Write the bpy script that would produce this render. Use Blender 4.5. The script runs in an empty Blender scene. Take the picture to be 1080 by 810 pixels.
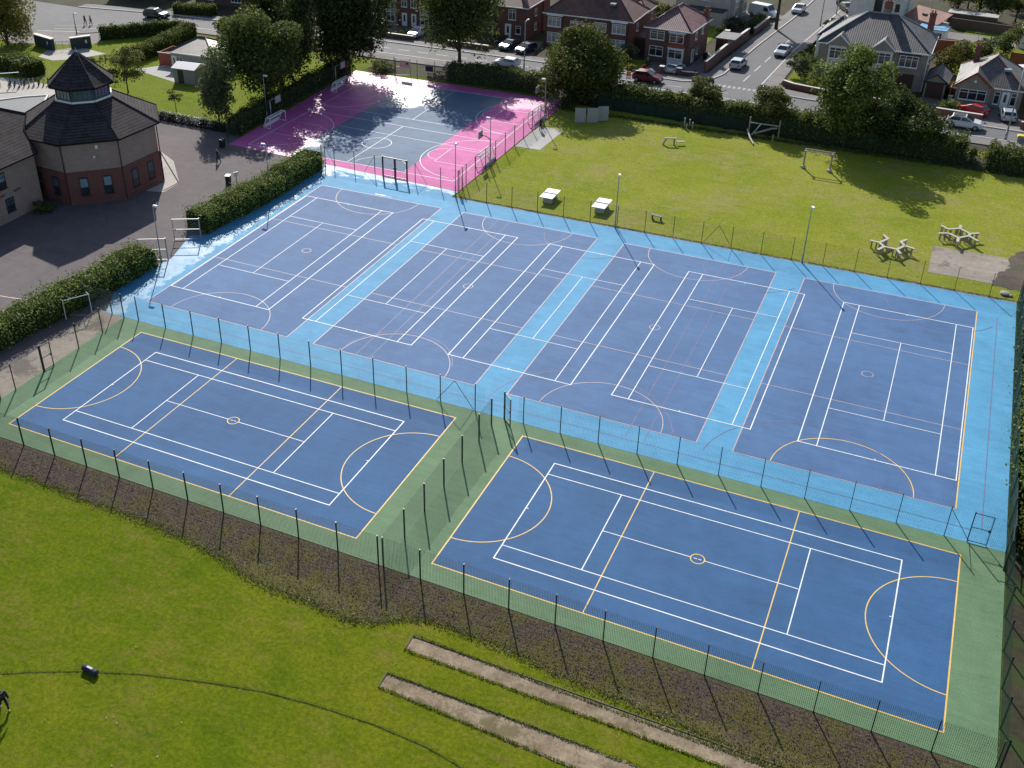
import bpy, math, random
import numpy as np
from mathutils import Vector, Matrix
PI = math.pi
rad = math.radians
S = bpy.context.scene
C = bpy.data.collections.new("scene"); S.collection.children.link(C)
random.seed(7)

# ------------------------------------------------------------------ materials
def nt_new(name):
    m = bpy.data.materials.new(name); m.use_nodes = True
    nt = m.node_tree; nt.nodes.clear()
    out = nt.nodes.new('ShaderNodeOutputMaterial')
    return m, nt, out
class N:
    """small node helper"""
    def __init__(s, name):
        s.m, s.nt, s.out = nt_new(name)
        s.pos = None
    def n(s, t, **k):
        nd = s.nt.nodes.new(t)
        for a, b in k.items():
            if a.startswith('_'): setattr(nd, a[1:], b)
        for a, b in k.items():
            if a.startswith('_'): continue
            key = a.replace('__', ' ')
            if isinstance(b, bpy.types.NodeSocket): s.nt.links.new(b, nd.inputs[key])
            else: nd.inputs[key].default_value = b
        return nd
    def L(s, a, b): s.nt.links.new(a, b)
    def P(s):
        if s.pos is None: s.pos = s.nt.nodes.new('ShaderNodeNewGeometry').outputs['Position']
        return s.pos
    def obj(s): return s.n('ShaderNodeTexCoord').outputs['Object']
    def noise(s, vec, scale, detail=3, rough=.6, out='Fac'):
        nd = s.n('ShaderNodeTexNoise', Scale=scale, Detail=detail, Roughness=rough)
        s.L(vec, nd.inputs['Vector']); return nd.outputs[out]
    def ramp(s, fac, stops, interp='LINEAR'):
        nd = s.nt.nodes.new('ShaderNodeValToRGB'); s.L(fac, nd.inputs['Fac'])
        cr = nd.color_ramp; cr.interpolation = interp
        while len(cr.elements) < len(stops): cr.elements.new(.5)
        for e, (p, c) in zip(cr.elements, stops):
            e.position = p; e.color = (*c, 1) if len(c) == 3 else c
        return nd.outputs['Color']
    def mix(s, fac, a, b, mode='MIX'):
        nd = s.nt.nodes.new('ShaderNodeMix'); nd.data_type = 'RGBA'; nd.blend_type = mode
        for k, v in ((0, fac), (6, a), (7, b)):
            if isinstance(v, bpy.types.NodeSocket): s.L(v, nd.inputs[k])
            elif k == 0: nd.inputs[0].default_value = v
            else: nd.inputs[k].default_value = (*v, 1)
        return nd.outputs[2]
    def math(s, op, a, b=0., c=0., clamp=False):
        nd = s.nt.nodes.new('ShaderNodeMath'); nd.operation = op; nd.use_clamp = clamp
        for k, v in enumerate((a, b, c)):
            if isinstance(v, bpy.types.NodeSocket): s.L(v, nd.inputs[k])
            else: nd.inputs[k].default_value = v
        return nd.outputs[0]
    def maprange(s, v, a, b, c=0., d=1.):
        nd = s.nt.nodes.new('ShaderNodeMapRange'); nd.clamp = True
        s.L(v, nd.inputs[0])
        for i, x in enumerate((a, b, c, d)): nd.inputs[i+1].default_value = x
        return nd.outputs[0]
    def scalevec(s, v, sx, sy, sz, rz=0):
        nd = s.nt.nodes.new('ShaderNodeMapping'); s.L(v, nd.inputs[0]); nd.inputs['Scale'].default_value = (sx, sy, sz)
        nd.inputs['Rotation'].default_value = (0, 0, rz)
        return nd.outputs[0]
    def bump(s, h, strength=.4, dist=.02):
        return s.n('ShaderNodeBump', Height=h, Strength=strength, Distance=dist).outputs[0]
    def bsdf(s, color, rough=.7, spec=.5, metal=0., normal=None, **kw):
        b = s.n('ShaderNodeBsdfPrincipled')
        for k, v in (('Base Color', color), ('Roughness', rough), ('Specular IOR Level', spec), ('Metallic', metal)):
            if isinstance(v, bpy.types.NodeSocket): s.L(v, b.inputs[k])
            elif k == 'Base Color': b.inputs[k].default_value = (*v, 1)
            else: b.inputs[k].default_value = v
        for k, v in kw.items(): b.inputs[k.replace('_', ' ')].default_value = v
        if normal is not None: s.L(normal, b.inputs['Normal'])
        s.L(b.outputs[0], s.out.inputs[0]); return b

M = {}
def simple(name, col, rough=.6, var=.12, scale=3., spec=.5, metal=0., bump=0., coat=0.):
    g = N(name); v = g.obj()
    f = g.noise(v, scale, 4)
    f2 = g.noise(v, scale * 9, 3)
    f = g.math('MULTIPLY_ADD', f2, .4, g.math('MULTIPLY', f, .6))
    a = tuple(c * (1 - var) for c in col); b = tuple(min(1, c * (1 + var)) for c in col)
    c = g.ramp(f, [(.3, a), (.7, b)])
    nm = g.bump(f2, bump) if bump else None
    bs = g.bsdf(c, rough, spec, metal, nm)
    if coat: bs.inputs['Coat Weight'].default_value = coat; bs.inputs['Coat Roughness'].default_value = .08
    M[name] = g.m; return g.m

def court_mat(name, col, col2, wet=None, rough=.72, wr=(.50, .64), ws=-.04, wetcol=.85):
    """painted porous sports surface with speckle, drag marks, patches; wet = function returning a 0..1 mask"""
    g = N(name); p = g.P()
    big = g.noise(p, .12, 4, .65); mid = g.noise(p, .9, 4, .6); fine = g.noise(p, 9, 4, .8)
    st = g.noise(g.scalevec(p, .10, 2.8, 1, rad(2)), 1.0, 4, .65)
    f = g.math('MULTIPLY', big, .26)
    f = g.math('MULTIPLY_ADD', mid, .12, f); f = g.math('MULTIPLY_ADD', fine, .42, f); f = g.math('MULTIPLY_ADD', st, .15, f); f = g.math('MULTIPLY_ADD', g.noise(p, .33, 5, .75), .18, f)
    c = g.ramp(f, [(.43, tuple(x * .78 for x in col)), (.68, tuple(x * 1.08 for x in col2))])
    # scuffs and worn pale flecks
    fl = g.noise(p, 2.3, 6, .8)
    c = g.mix(g.maprange(fl, .62, .80, 0, .32), c, tuple(min(1, x * 1.25 + .10) for x in col2))
    dk = g.noise(g.scalevec(p, .5, 1.6, 1, rad(-20)), .7, 5, .7)
    c = g.mix(g.maprange(dk, .56, .72, 0, .34), c, tuple(x * .55 for x in col))
    r = g.maprange(fine, .3, .7, rough - .04, rough + .04)
    if wet is not None:
        w = wet(g, p)
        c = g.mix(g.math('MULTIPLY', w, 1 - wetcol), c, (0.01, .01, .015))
        rn = g.maprange(g.noise(p, .6, 4, .6), .3, .7, *wr)
        nd = g.nt.nodes.new('ShaderNodeMix'); nd.data_type = 'FLOAT'
        g.L(w, nd.inputs[0]); g.L(r, nd.inputs[2]); g.L(rn, nd.inputs[3]); r = nd.outputs[0]
    nm = g.bump(fine, .25, .01)
    sp = .32
    if wet is not None: sp = g.math('MULTIPLY_ADD', w, ws, .24)
    g.bsdf(c, r, sp, 0, nm)
    M[name] = g.m
def sep(g, p):
    s = g.nt.nodes.new('ShaderNodeSeparateXYZ'); g.L(p, s.inputs[0]); return s.outputs
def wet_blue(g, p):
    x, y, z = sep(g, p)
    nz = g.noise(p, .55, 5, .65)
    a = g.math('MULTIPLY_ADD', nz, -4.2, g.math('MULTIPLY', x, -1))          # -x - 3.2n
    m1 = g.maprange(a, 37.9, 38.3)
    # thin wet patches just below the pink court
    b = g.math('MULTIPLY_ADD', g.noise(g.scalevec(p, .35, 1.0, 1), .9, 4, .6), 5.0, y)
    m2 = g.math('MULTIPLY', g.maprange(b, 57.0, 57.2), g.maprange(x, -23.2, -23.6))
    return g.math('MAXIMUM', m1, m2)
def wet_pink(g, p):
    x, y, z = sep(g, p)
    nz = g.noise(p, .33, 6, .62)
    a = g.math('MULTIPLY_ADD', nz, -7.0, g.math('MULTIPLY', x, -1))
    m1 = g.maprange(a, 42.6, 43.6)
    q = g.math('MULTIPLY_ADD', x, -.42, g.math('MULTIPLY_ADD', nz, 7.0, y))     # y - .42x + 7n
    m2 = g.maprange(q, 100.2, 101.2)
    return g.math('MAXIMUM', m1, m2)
court_mat('court_blue', (.020, .083, .207), (.032, .118, .272), rough=.8)
court_mat('court_slate', (.044, .114, .260), (.070, .162, .335), wet=wet_blue, rough=.74)
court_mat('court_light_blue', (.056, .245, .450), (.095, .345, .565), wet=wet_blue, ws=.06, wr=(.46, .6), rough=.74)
court_mat('court_green', (.082, .162, .080), (.135, .232, .122), rough=.8)
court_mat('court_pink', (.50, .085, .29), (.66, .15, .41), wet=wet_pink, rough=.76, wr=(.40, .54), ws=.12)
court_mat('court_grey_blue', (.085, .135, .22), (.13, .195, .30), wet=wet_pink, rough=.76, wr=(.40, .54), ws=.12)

def paint(name, col, wear=.25, wet=None, rough=.6):
    g = N(name); p = g.P()
    f = g.noise(p, 6, 5, .75); f2 = g.noise(p, .7, 3)
    f = g.math('MULTIPLY_ADD', f2, .4, g.math('MULTIPLY', f, .6))
    c = g.ramp(f, [(.36, tuple(x * (1 - wear) for x in col)), (.56, col)])
    b = g.bsdf(c, rough, .4)
    hole = g.maprange(g.math('MULTIPLY_ADD', g.noise(p, 3.1, 6, .85), .6, g.math('MULTIPLY', g.noise(p, 17, 3, .8), .4)), .58, .66, 1, .25)
    g.L(hole, b.inputs['Alpha']); M[name] = g.m
paint('line_white', (.80, .82, .84)); paint('line_yellow', (.80, .52, .12)); paint('line_salmon', (.52, .38, .36), .4)
paint('line_pink_faint', (.17, .13, .27), .5); paint('line_road', (.66, .65, .62), .45); paint('line_white_worn', (.62, .68, .74), .35)
paint('line_red_worn', (.33, .17, .16), .4)

def grass(name, a, b, c3, dry, k=1.):
    g = N(name); p = g.P()
    big = g.noise(p, .045 * k, 5, .6); mid = g.noise(p, .35 * k, 5, .65); fine = g.noise(p, 4.2, 6, .85)
    st = g.noise(g.scalevec(p, .55, 1.6, 1, rad(25)), .55, 5, .7)
    vf = g.noise(p, 18, 3, .8)
    f = g.math('MULTIPLY', big, .55); f = g.math('MULTIPLY_ADD', mid, .30, f); f = g.math('MULTIPLY_ADD', st, .28, f)
    f = g.math('MULTIPLY_ADD', fine, .30, f)
    c = g.ramp(f, [(.54, a), (.69, b), (.84, c3)])
    d = g.math('MULTIPLY_ADD', g.noise(g.scalevec(p, .5, 1.3, 1, rad(20)), 1.1, 6, .75), .6, g.math('MULTIPLY', g.noise(p, .12, 4, .6), .4))
    c = g.mix(g.maprange(d, .49, .62, 0, .85), c, dry)
    vv = g.math('MULTIPLY_ADD', fine, .5, g.math('MULTIPLY', vf, .5))
    c = g.mix(g.maprange(vv, .36, .60, .8, 0), c, tuple(x * .30 for x in a))
    br = g.noise(p, 1.7, 3, .6)
    c = g.mix(g.maprange(br, .63, .74, 0, .6), c, (.13, .095, .045))
    nm = g.bump(vv, .8, .12)
    bs = g.bsdf(c, .95, .04, 0, nm)
    M[name] = g.m
grass('field_grass', (.088, .150, .006), (.148, .200, .008), (.222, .240, .014), (.255, .220, .040))
grass('play_grass', (.205, .265, .022), (.295, .335, .034), (.375, .380, .060), (.42, .345, .165), 1.6)
grass('verge_grass', (.135, .205, .012), (.205, .270, .022), (.26, .31, .04), (.27, .24, .08), 2.)

def bark():
    g = N('bark_mulch'); p = g.P()
    f = g.noise(p, 5.5, 6, .8); f2 = g.noise(p, .42, 5, .7); f3 = g.noise(p, 22, 2, .8)
    c = g.ramp(g.math('MULTIPLY_ADD', f3, .4, g.math('MULTIPLY', f, .6)), [(.36, (.036, .025, .018)), (.52, (.100, .072, .056)), (.70, (.24, .19, .155))])
    x, y, z = sep(g, p)
    w = g.math('MULTIPLY_ADD', g.noise(p, 3.5, 5, .75), .55, g.math('MULTIPLY', f2, .55))
    w = g.math('MULTIPLY_ADD', g.maprange(y, -2., -6.5), .10, w)
    w = g.math('MULTIPLY_ADD', g.maprange(x, -26., -8.), .04, w)
    wc = g.ramp(f3, [(.35, (.05, .055, .008)), (.7, (.20, .17, .04))])
    c = g.mix(g.maprange(w, .57, .68, 0, .85), c, wc)
    g.bsdf(c, .9, .2, 0, g.bump(f, 1., .08)); M['bark_mulch'] = g.m
bark()

def asphalt(name, a, b, rough=.75, patch=(.4, .3, .3), pw=.0, k=1.):
    g = N(name); p = g.P()
    f = g.noise(p, 30, 3, .8); m = g.noise(p, .8 * k, 5, .65); bg = g.noise(p, .09 * k, 4, .6)
    ff = g.math('MULTIPLY_ADD', f, .25, g.math('MULTIPLY_ADD', m, .35, g.math('MULTIPLY', bg, .45)))
    c = g.ramp(ff, [(.40, a), (.66, b)])
    st = g.noise(g.scalevec(p, .12, 1.8, 1, rad(35)), .8, 4, .7)
    c = g.mix(g.maprange(st, .56, .70, 0, .35), c, tuple(x * .6 for x in a))
    if pw: c = g.mix(g.maprange(g.noise(p, .25, 5, .7), .54, .60, 0, pw), c, patch)
    # cracks
    v = g.nt.nodes.new('ShaderNodeTexVoronoi'); v.feature = 'DISTANCE_TO_EDGE'; v.inputs['Scale'].default_value = .16
    wv = g.n('ShaderNodeTexNoise', Scale=.8, Detail=4.)
    g.L(p, wv.inputs['Vector'])
    pv = g.nt.nodes.new('ShaderNodeVectorMath'); pv.operation = 'ADD'; g.L(p, pv.inputs[0]); g.L(wv.outputs['Color'], pv.inputs[1])
    g.L(pv.outputs[0], v.inputs['Vector'])
    c = g.mix(g.maprange(v.outputs['Distance'], .0, .006, .45, 0), c, tuple(x * .45 for x in a))
    g.bsdf(c, min(.95, rough + .08), .25, 0, g.bump(f, .3, .01)); M[name] = g.m
asphalt('yard_tarmac', (.100, .083, .086), (.155, .132, .136), .8)
asphalt('road_tarmac', (.105, .103, .110), (.155, .152, .160), .72)
asphalt('pavement', (.15, .138, .135), (.235, .22, .212), .78, k=2)
asphalt('drive_paving', (.10, .085, .082), (.20, .17, .16), .7, k=3)
asphalt('concrete_slab', (.30, .285, .27), (.45, .43, .41), .75, k=3)
asphalt('old_slab', (.22, .185, .155), (.36, .31, .26), .8, (.10, .085, .07), .7, k=2)
asphalt('pale_paving', (.34, .305, .28), (.47, .43, .40), .75, k=2)
asphalt('cinder', (.14, .10, .065), (.37, .295, .205), .9, (.12, .10, .045), .8, k=9)
asphalt('garden_earth', (.030, .024, .016), (.075, .065, .035), .9, (.04, .065, .014), .85, k=3)
asphalt('furrow_soil', (.030, .045, .010), (.065, .085, .018), .9, (.05, .09, .012), .8, k=6)
asphalt('dirt_pile', (.06, .048, .034), (.14, .115, .09), .9, (.07, .09, .03), .6, k=4)

def brickmat(name, c1, c2, mortar, bw=.225, bh=.075, ms=.010, rough=.85, bump=.3):
    g = N(name)
    uv = g.n('ShaderNodeUVMap').outputs[0]
    b = g.nt.nodes.new('ShaderNodeTexBrick'); g.L(uv, b.inputs['Vector'])
    b.inputs['Color1'].default_value = (*c1, 1); b.inputs['Color2'].default_value = (*c2, 1); b.inputs['Mortar'].default_value = (*mortar, 1)
    b.inputs['Scale'].default_value = 1; b.inputs['Mortar Size'].default_value = ms
    b.inputs['Brick Width'].default_value = bw; b.inputs['Row Height'].default_value = bh
    nz = g.noise(uv, 1.1, 5, .7)
    c = g.mix(g.maprange(nz, .35, .7, 0, .45), b.outputs['Color'], tuple(x * .55 for x in c1))
    nf = g.noise(uv, 11, 3, .7)
    c = g.mix(g.maprange(nf, .4, .75, 0, .3), c, tuple(min(1, x * 1.5) for x in c2))
    g.bsdf(c, rough, .3, 0, g.bump(b.outputs['Fac'], -bump, .02)); M[name] = g.m
brickmat('brick_red', (.20, .055, .040), (.26, .085, .058), (.20, .15, .13))
brickmat('brick_hall', (.15, .048, .044), (.20, .068, .058), (.15, .10, .09))
brickmat('brick_plum', (.13, .055, .050), (.18, .075, .062), (.14, .11, .10))
brickmat('brick_buff', (.27, .205, .170), (.34, .265, .215), (.26, .22, .19))
brickmat('brick_tan', (.30, .205, .178), (.39, .275, .24), (.30, .24, .215))
def tiles(name, c1, c2, rough=.75, bw=.30, bh=.28, ms=.03, spec=.4):
    g = N(name)
    uv = g.n('ShaderNodeUVMap').outputs[0]
    b = g.nt.nodes.new('ShaderNodeTexBrick'); g.L(uv, b.inputs['Vector'])
    b.inputs['Color1'].default_value = (*c1, 1); b.inputs['Color2'].default_value = (*c2, 1)
    b.inputs['Mortar'].default_value = (*[x * .35 for x in c1], 1)
    b.inputs['Scale'].default_value = 1; b.inputs['Mortar Size'].default_value = ms
    b.inputs['Brick Width'].default_value = bw; b.inputs['Row Height'].default_value = bh
    nz = g.noise(uv, .7, 5, .7)
    c = g.mix(g.maprange(nz, .38, .68, 0, .5), b.outputs['Color'], tuple(min(1, x * 1.7 + .015) for x in c2))
    ln = g.noise(uv, 3.5, 5, .8)
    c = g.mix(g.maprange(ln, .58, .72, 0, .4), c, (.16, .15, .10))
    s = sep(g, uv); fr = g.math('FRACT', g.math('DIVIDE', s[1], bh))
    fr2 = g.math('FRACT', g.math('DIVIDE', s[0], bw))
    hh = g.math('MULTIPLY_ADD', g.math('PINGPONG', fr2, .5), .6, g.math('MULTIPLY', fr, -1))
    g.bsdf(c, rough, spec, 0, g.bump(hh, .9, .06)); M[name] = g.m
tiles('tile_charcoal', (.034, .028, .031), (.048, .040, .043), .9, 7., .40, .06, .12)
tiles('tile_purple', (.125, .052, .058), (.17, .075, .080), .65)
tiles('tile_brown', (.095, .042, .036), (.13, .060, .050), .7)
tiles('tile_rust', (.20, .075, .050), (.26, .105, .070), .65)
tiles('slate', (.040, .041, .048), (.068, .068, .076), .62, .3, .22)
tiles('slate_brown', (.070, .062, .060), (.10, .09, .088), .45, .3, .24)

def render_wall(name, col):
    g = N(name); uv = g.n('ShaderNodeUVMap').outputs[0]
    f = g.noise(uv, 1.3, 5, .7); f2 = g.noise(uv, 25, 3, .8)
    c = g.ramp(f, [(.3, tuple(x * .72 for x in col)), (.65, col)])
    g.bsdf(c, .9, .3, 0, g.bump(f2, .5, .01)); M[name] = g.m
render_wall('render_white', (.72, .71, .68)); render_wall('render_cream', (.50, .46, .40)); render_wall('pebbledash', (.30, .26, .225))
render_wall('render_grey', (.40, .38, .36))

simple('white_upvc', (.78, .78, .77), .35, .05); simple('post_green', (.012, .030, .022), .45, .2)
simple('wire_green', (.030, .085, .055), .5, .2); simple('galvanised', (.32, .34, .35), .45, .15, 2, metal=.6)
simple('dark_metal', (.02, .022, .025), .55, .2); simple('fascia_dark', (.018, .017, .018), .95, .2, spec=.1); simple('black_plastic', (.012, .012, .013), .5, .2)
simple('rubber', (.015, .015, .016), .8, .15); simple('alloy', (.45, .46, .48), .3, .1, metal=.8)
simple('timber_grey', (.30, .265, .225), .8, .3, 2.5, bump=.3); simple('timber_pale', (.43, .385, .32), .75, .18, 2.5, bump=.3)
simple('bark_brown', (.060, .045, .032), .9, .35, 4, bump=.5); simple('stone_grey', (.34, .32, .30), .85, .3, 3, bump=.5)
simple('white_metal', (.72, .74, .76), .4, .08); simple('table_white', (.78, .77, .75), .45, .06)
simple('concrete', (.38, .36, .34), .8, .15, 3, bump=.3); simple('coping', (.58, .56, .53), .7, .15, 3)
simple('twig_dark', (.030, .040, .013), 1., .3, 3, spec=0.); simple('fence_orange', (.30, .095, .040), .75, .25, 3, bump=.2); simple('fence_brown', (.10, .075, .055), .8, .3, 3, bump=.2)
simple('fence_red', (.34, .075, .050), .7, .2, 3, bump=.2)
simple('panel_grey', (.30, .30, .31), .65, .15, 4); simple('felt_grey', (.17, .175, .18), .8, .15, 1.5)
simple('roof_white', (.66, .66, .66), .5, .1, 1.5); simple('corrugated', (.36, .35, .33), .7, .2, 2)
simple('blue_wood', (.055, .075, .10), .6, .2, 2); simple('blue_poly', (.20, .42, .62), .3, .15, 2)
simple('terracotta', (.30, .10, .06), .8, .2, 4); simple('clay_red', (.32, .07, .05), .8, .2, 4)
simple('navy_cloth', (.012, .016, .045), .8, .2, 20); simple('black_cloth', (.012, .012, .014), .85, .2, 20)
simple('skin', (.52, .32, .23), .5, .08, 10); simple('hair_dark', (.03, .02, .015), .7, .2, 20)
simple('pale_cloth', (.55, .58, .65), .8, .1, 20); simple('yellow_plastic', (.75, .55, .03), .4, .1); simple('denim', (.05, .07, .13), .85, .2, 20)
simple('door_brown', (.055, .025, .020), .5, .2, 3); simple('lead_grey', (.24, .26, .28), .5, .15, 2)
simple('orange_sheet', (.75, .24, .02), .5, .1); simple('net_teal', (.022, .060, .045), .9, .3, 2); simple('green_mesh_cloth', (.008, .020, .015), .95, .35, 1.5); simple('screen_blue', (.030, .040, .052), .7, .2, 2)
simple('red_gloss', (.45, .02, .015), .3, .1); simple('lamp_lens', (.75, .76, .78), .25, .05)
def carpaint(name, col, metal=.25):
    simple(name, col, .32, .04, 1., metal=metal, coat=.8)
for nme, col, mt in (('car_white', (.68, .69, .70), 0.), ('car_silver', (.42, .44, .47), .5), ('car_maroon', (.16, .012, .028), .2), ('car_red', (.50, .012, .015), 0.),
                     ('car_dark', (.018, .028, .030), .3), ('car_navy', (.015, .022, .055), .3), ('car_grey', (.12, .125, .135), .4), ('car_green', (.035, .065, .060), .3)):
    carpaint(nme, col, mt)
def glassmat(name, col, rough=.08):
    g = N(name); f = g.noise(g.obj(), .8, 3)
    c = g.ramp(f, [(.35, tuple(x * .5 for x in col)), (.7, col)])
    g.bsdf(c, rough, .8); M[name] = g.m
glassmat('glass_dark', (.035, .045, .055)); glassmat('glass_sky', (.07, .13, .19), .12); glassmat('car_glass', (.02, .026, .032), .05)
glassmat('blind', (.24, .33, .42), .35); glassmat('curtain', (.42, .40, .37), .5)
glassmat('headlight', (.6, .62, .64), .1); glassmat('taillight', (.35, .01, .01), .2)

def leafmat(name, dark, light, trans=.35, tip=None):
    g = N(name); geo = g.nt.nodes.new('ShaderNodeNewGeometry'); p = geo.outputs['Position']
    r = geo.outputs['Random Per Island']
    f = g.noise(p, .9, 3, .6)
    f = g.math('MULTIPLY_ADD', r, .55, g.math('MULTIPLY', f, .55))
    st = [(.28, dark), (.72, light)]
    if tip: st.append((.93, tip))
    c = g.ramp(f, st)
    d = g.n('ShaderNodeBsdfPrincipled', Roughness=.65); g.L(c, d.inputs['Base Color'])
    d.inputs['Specular IOR Level'].default_value = .22
    t = g.n('ShaderNodeBsdfTranslucent'); 
    c2 = g.mix(.40, c, (.20, .23, .04)); g.L(c2, t.inputs['Color'])
    mx = g.nt.nodes.new('ShaderNodeMixShader'); mx.inputs[0].default_value = trans
    g.L(d.outputs[0], mx.inputs[1]); g.L(t.outputs[0], mx.inputs[2]); g.L(mx.outputs[0], g.out.inputs[0])
    M[name] = g.m
leafmat('leaf_grass', (.070, .110, .008), (.18, .235, .018), .3)
leafmat('leaf_turning', (0.029, 0.049, 0.012), (0.098, 0.124, 0.026), .3, (0.273, 0.163, 0.039))
leafmat('leaf_straw', (.13, .13, .025), (.30, .27, .10), .2)
leafmat('leaf_dark', (0.026, 0.043, 0.013), (0.091, 0.120, 0.031), .25, (0.195, 0.215, 0.072))
leafmat('leaf_deep', (0.017, 0.031, 0.010), (0.052, 0.078, 0.018), .2, (0.117, 0.130, 0.033))
leafmat('leaf_mid', (0.034, 0.055, 0.016), (0.117, 0.153, 0.036), .32, (0.286, 0.299, 0.091))
leafmat('leaf_bright', (0.044, 0.073, 0.018), (0.150, 0.208, 0.046), .34, (0.312, 0.351, 0.117))
leafmat('leaf_yellow', (0.091, 0.091, 0.018), (0.221, 0.195, 0.039), .35, (0.338, 0.260, 0.065))
leafmat('leaf_autumn', (0.058, 0.065, 0.016), (0.150, 0.111, 0.029), .32, (0.286, 0.117, 0.039))
leafmat('leaf_greyish', (0.052, 0.075, 0.039), (0.130, 0.169, 0.085), .3, (0.221, 0.247, 0.143))
leafmat('leaf_variegated', (0.072, 0.113, 0.026), (0.217, 0.290, 0.065), .3, (0.478, 0.522, 0.261))
leafmat('leaf_olive', (0.065, 0.072, 0.023), (0.156, 0.163, 0.052), .3, (0.247, 0.234, 0.091))
leafmat('leaf_gold', (.16, .14, .015), (.34, .30, .03), .35, (.45, .38, .05))
leafmat('leaf_red', (.08, .015, .015), (.20, .04, .03), .3)

# ------------------------------------------------------------------ mesh helpers
def setmeta(o, label=None, cat=None, group=None, kind=None):
    if label: o['label'] = label
    if cat: o['category'] = cat
    if group: o['group'] = group
    if kind: o['kind'] = kind
    return o
def thing(name, label, cat, loc=(0, 0, 0), rz=0., group=None):
    o = bpy.data.objects.new(name, None); C.objects.link(o); o.empty_display_size = .3
    o.location = loc; o.rotation_euler = (0, 0, rz)
    return setmeta(o, label, cat, group)
def copy_tree(o, parent=None):
    c = o.copy(); C.objects.link(c); c.parent = parent
    for ch in list(o.children): copy_tree(ch, c)
    return c
class MB:
    def __init__(s): s.v = []; s.f = []; s.mi = []
    def face(s, pts, m=0):
        k = len(s.v); s.v += [tuple(p) for p in pts]; s.f.append(tuple(range(k, k + len(pts)))); s.mi.append(m); return s
    def box(s, x, y, z, sx, sy, sz, rz=0., m=0, top=1.):
        """centre x,y ; z = bottom ; top scales the upper face"""
        c, n = math.cos(rz), math.sin(rz); k = len(s.v)
        for zz, q in ((z, 1.), (z + sz, top)):
            for a, b in ((-1, -1), (1, -1), (1, 1), (-1, 1)):
                dx, dy = a * sx / 2 * q, b * sy / 2 * q
                s.v.append((x + dx * c - dy * n, y + dx * n + dy * c, zz))
        for f in ((0, 3, 2, 1), (4, 5, 6, 7), (0, 1, 5, 4), (1, 2, 6, 5), (2, 3, 7, 6), (3, 0, 4, 7)):
            s.f.append(tuple(k + i for i in f)); s.mi.append(m)
        return s
    def tube(s, p0, p1, r0, r1=None, n=8, m=0, cap=True):
        r1 = r0 if r1 is None else r1
        a, b = Vector(p0), Vector(p1); d = (b - a)
        if d.length < 1e-6: return s
        d.normalize(); u = d.orthogonal().normalized(); w = d.cross(u); k = len(s.v)
        for q, r in ((a, r0), (b, r1)):
            for i in range(n):
                t = 2 * PI * i / n; s.v.append(tuple(q + u * (r * math.cos(t)) + w * (r * math.sin(t))))
        for i in range(n):
            j = (i + 1) % n; s.f.append((k + i, k + j, k + n + j, k + n + i)); s.mi.append(m)
        if cap:
            s.f.append(tuple(k + i for i in reversed(range(n)))); s.mi.append(m)
            s.f.append(tuple(k + n + i for i in range(n))); s.mi.append(m)
        return s
    def path(s, pts, r, n=6, m=0):
        for i in range(len(pts) - 1):
            ra = r[i] if isinstance(r, (list, tuple)) else r; rb = r[i + 1] if isinstance(r, (list, tuple)) else r
            s.tube(pts[i], pts[i + 1], ra, rb, n, m)
        return s
    def beam(s, p0, p1, w, h, m=0):
        """rectangular bar, w horizontal width, h vertical"""
        a, b = Vector(p0), Vector(p1); d = (b - a).normalized()
        u = d.cross(Vector((0, 0, 1)))
        u = Vector((1, 0, 0)) if u.length < 1e-4 else u.normalized()
        t = u.cross(d).normalized(); k = len(s.v)
        for q in (a, b):
            for i, j in ((-1, -1), (1, -1), (1, 1), (-1, 1)): s.v.append(tuple(q + u * (i * w / 2) + t * (j * h / 2)))
        for f in ((0, 3, 2, 1), (4, 5, 6, 7), (0, 1, 5, 4), (1, 2, 6, 5), (2, 3, 7, 6), (3, 0, 4, 7)):
            s.f.append(tuple(k + i for i in f)); s.mi.append(m)
        return s
    def prism(s, poly, z0, z1, m=0, mtop=None):
        k = len(s.v); n = len(poly)
        s.v += [(p[0], p[1], z0) for p in poly] + [(p[0], p[1], z1) for p in poly]
        s.f.append(tuple(k + i for i in reversed(range(n)))); s.mi.append(m)
        s.f.append(tuple(k + n + i for i in range(n))); s.mi.append(m if mtop is None else mtop)
        for i in range(n):
            j = (i + 1) % n; s.f.append((k + i, k + j, k + n + j, k + n + i)); s.mi.append(m)
        return s
    def ball(s, c, r, n=10, k=6, m=0, sz=1.):
        base = len(s.v); s.v.append((c[0], c[1], c[2] - r * sz))
        for i in range(1, k):
            t = PI * i / k
            for j in range(n):
                a = 2 * PI * j / n
                s.v.append((c[0] + r * math.sin(t) * math.cos(a), c[1] + r * math.sin(t) * math.sin(a), c[2] - r * sz * math.cos(t)))
        s.v.append((c[0], c[1], c[2] + r * sz)); last = len(s.v) - 1
        for j in range(n):
            q = (j + 1) % n
            s.f.append((base, base + 1 + q, base + 1 + j)); s.mi.append(m)
            for i in range(k - 2):
                a = base + 1 + i * n; s.f.append((a + j, a + q, a + n + q, a + n + j)); s.mi.append(m)
            a = base + 1 + (k - 2) * n; s.f.append((a + j, a + q, last)); s.mi.append(m)
        return s
    def ring(s, cx, cy, z, r, w, a0=0, a1=2 * PI, n=32, m=0):
        k = len(s.v)
        for i in range(n + 1):
            t = a0 + (a1 - a0) * i / n
            for q in (r - w / 2, r + w / 2): s.v.append((cx + q * math.cos(t), cy + q * math.sin(t), z))
        for i in range(n): s.f.append((k + 2 * i, k + 2 * i + 1, k + 2 * i + 3, k + 2 * i + 2)); s.mi.append(m)
        return s
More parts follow.
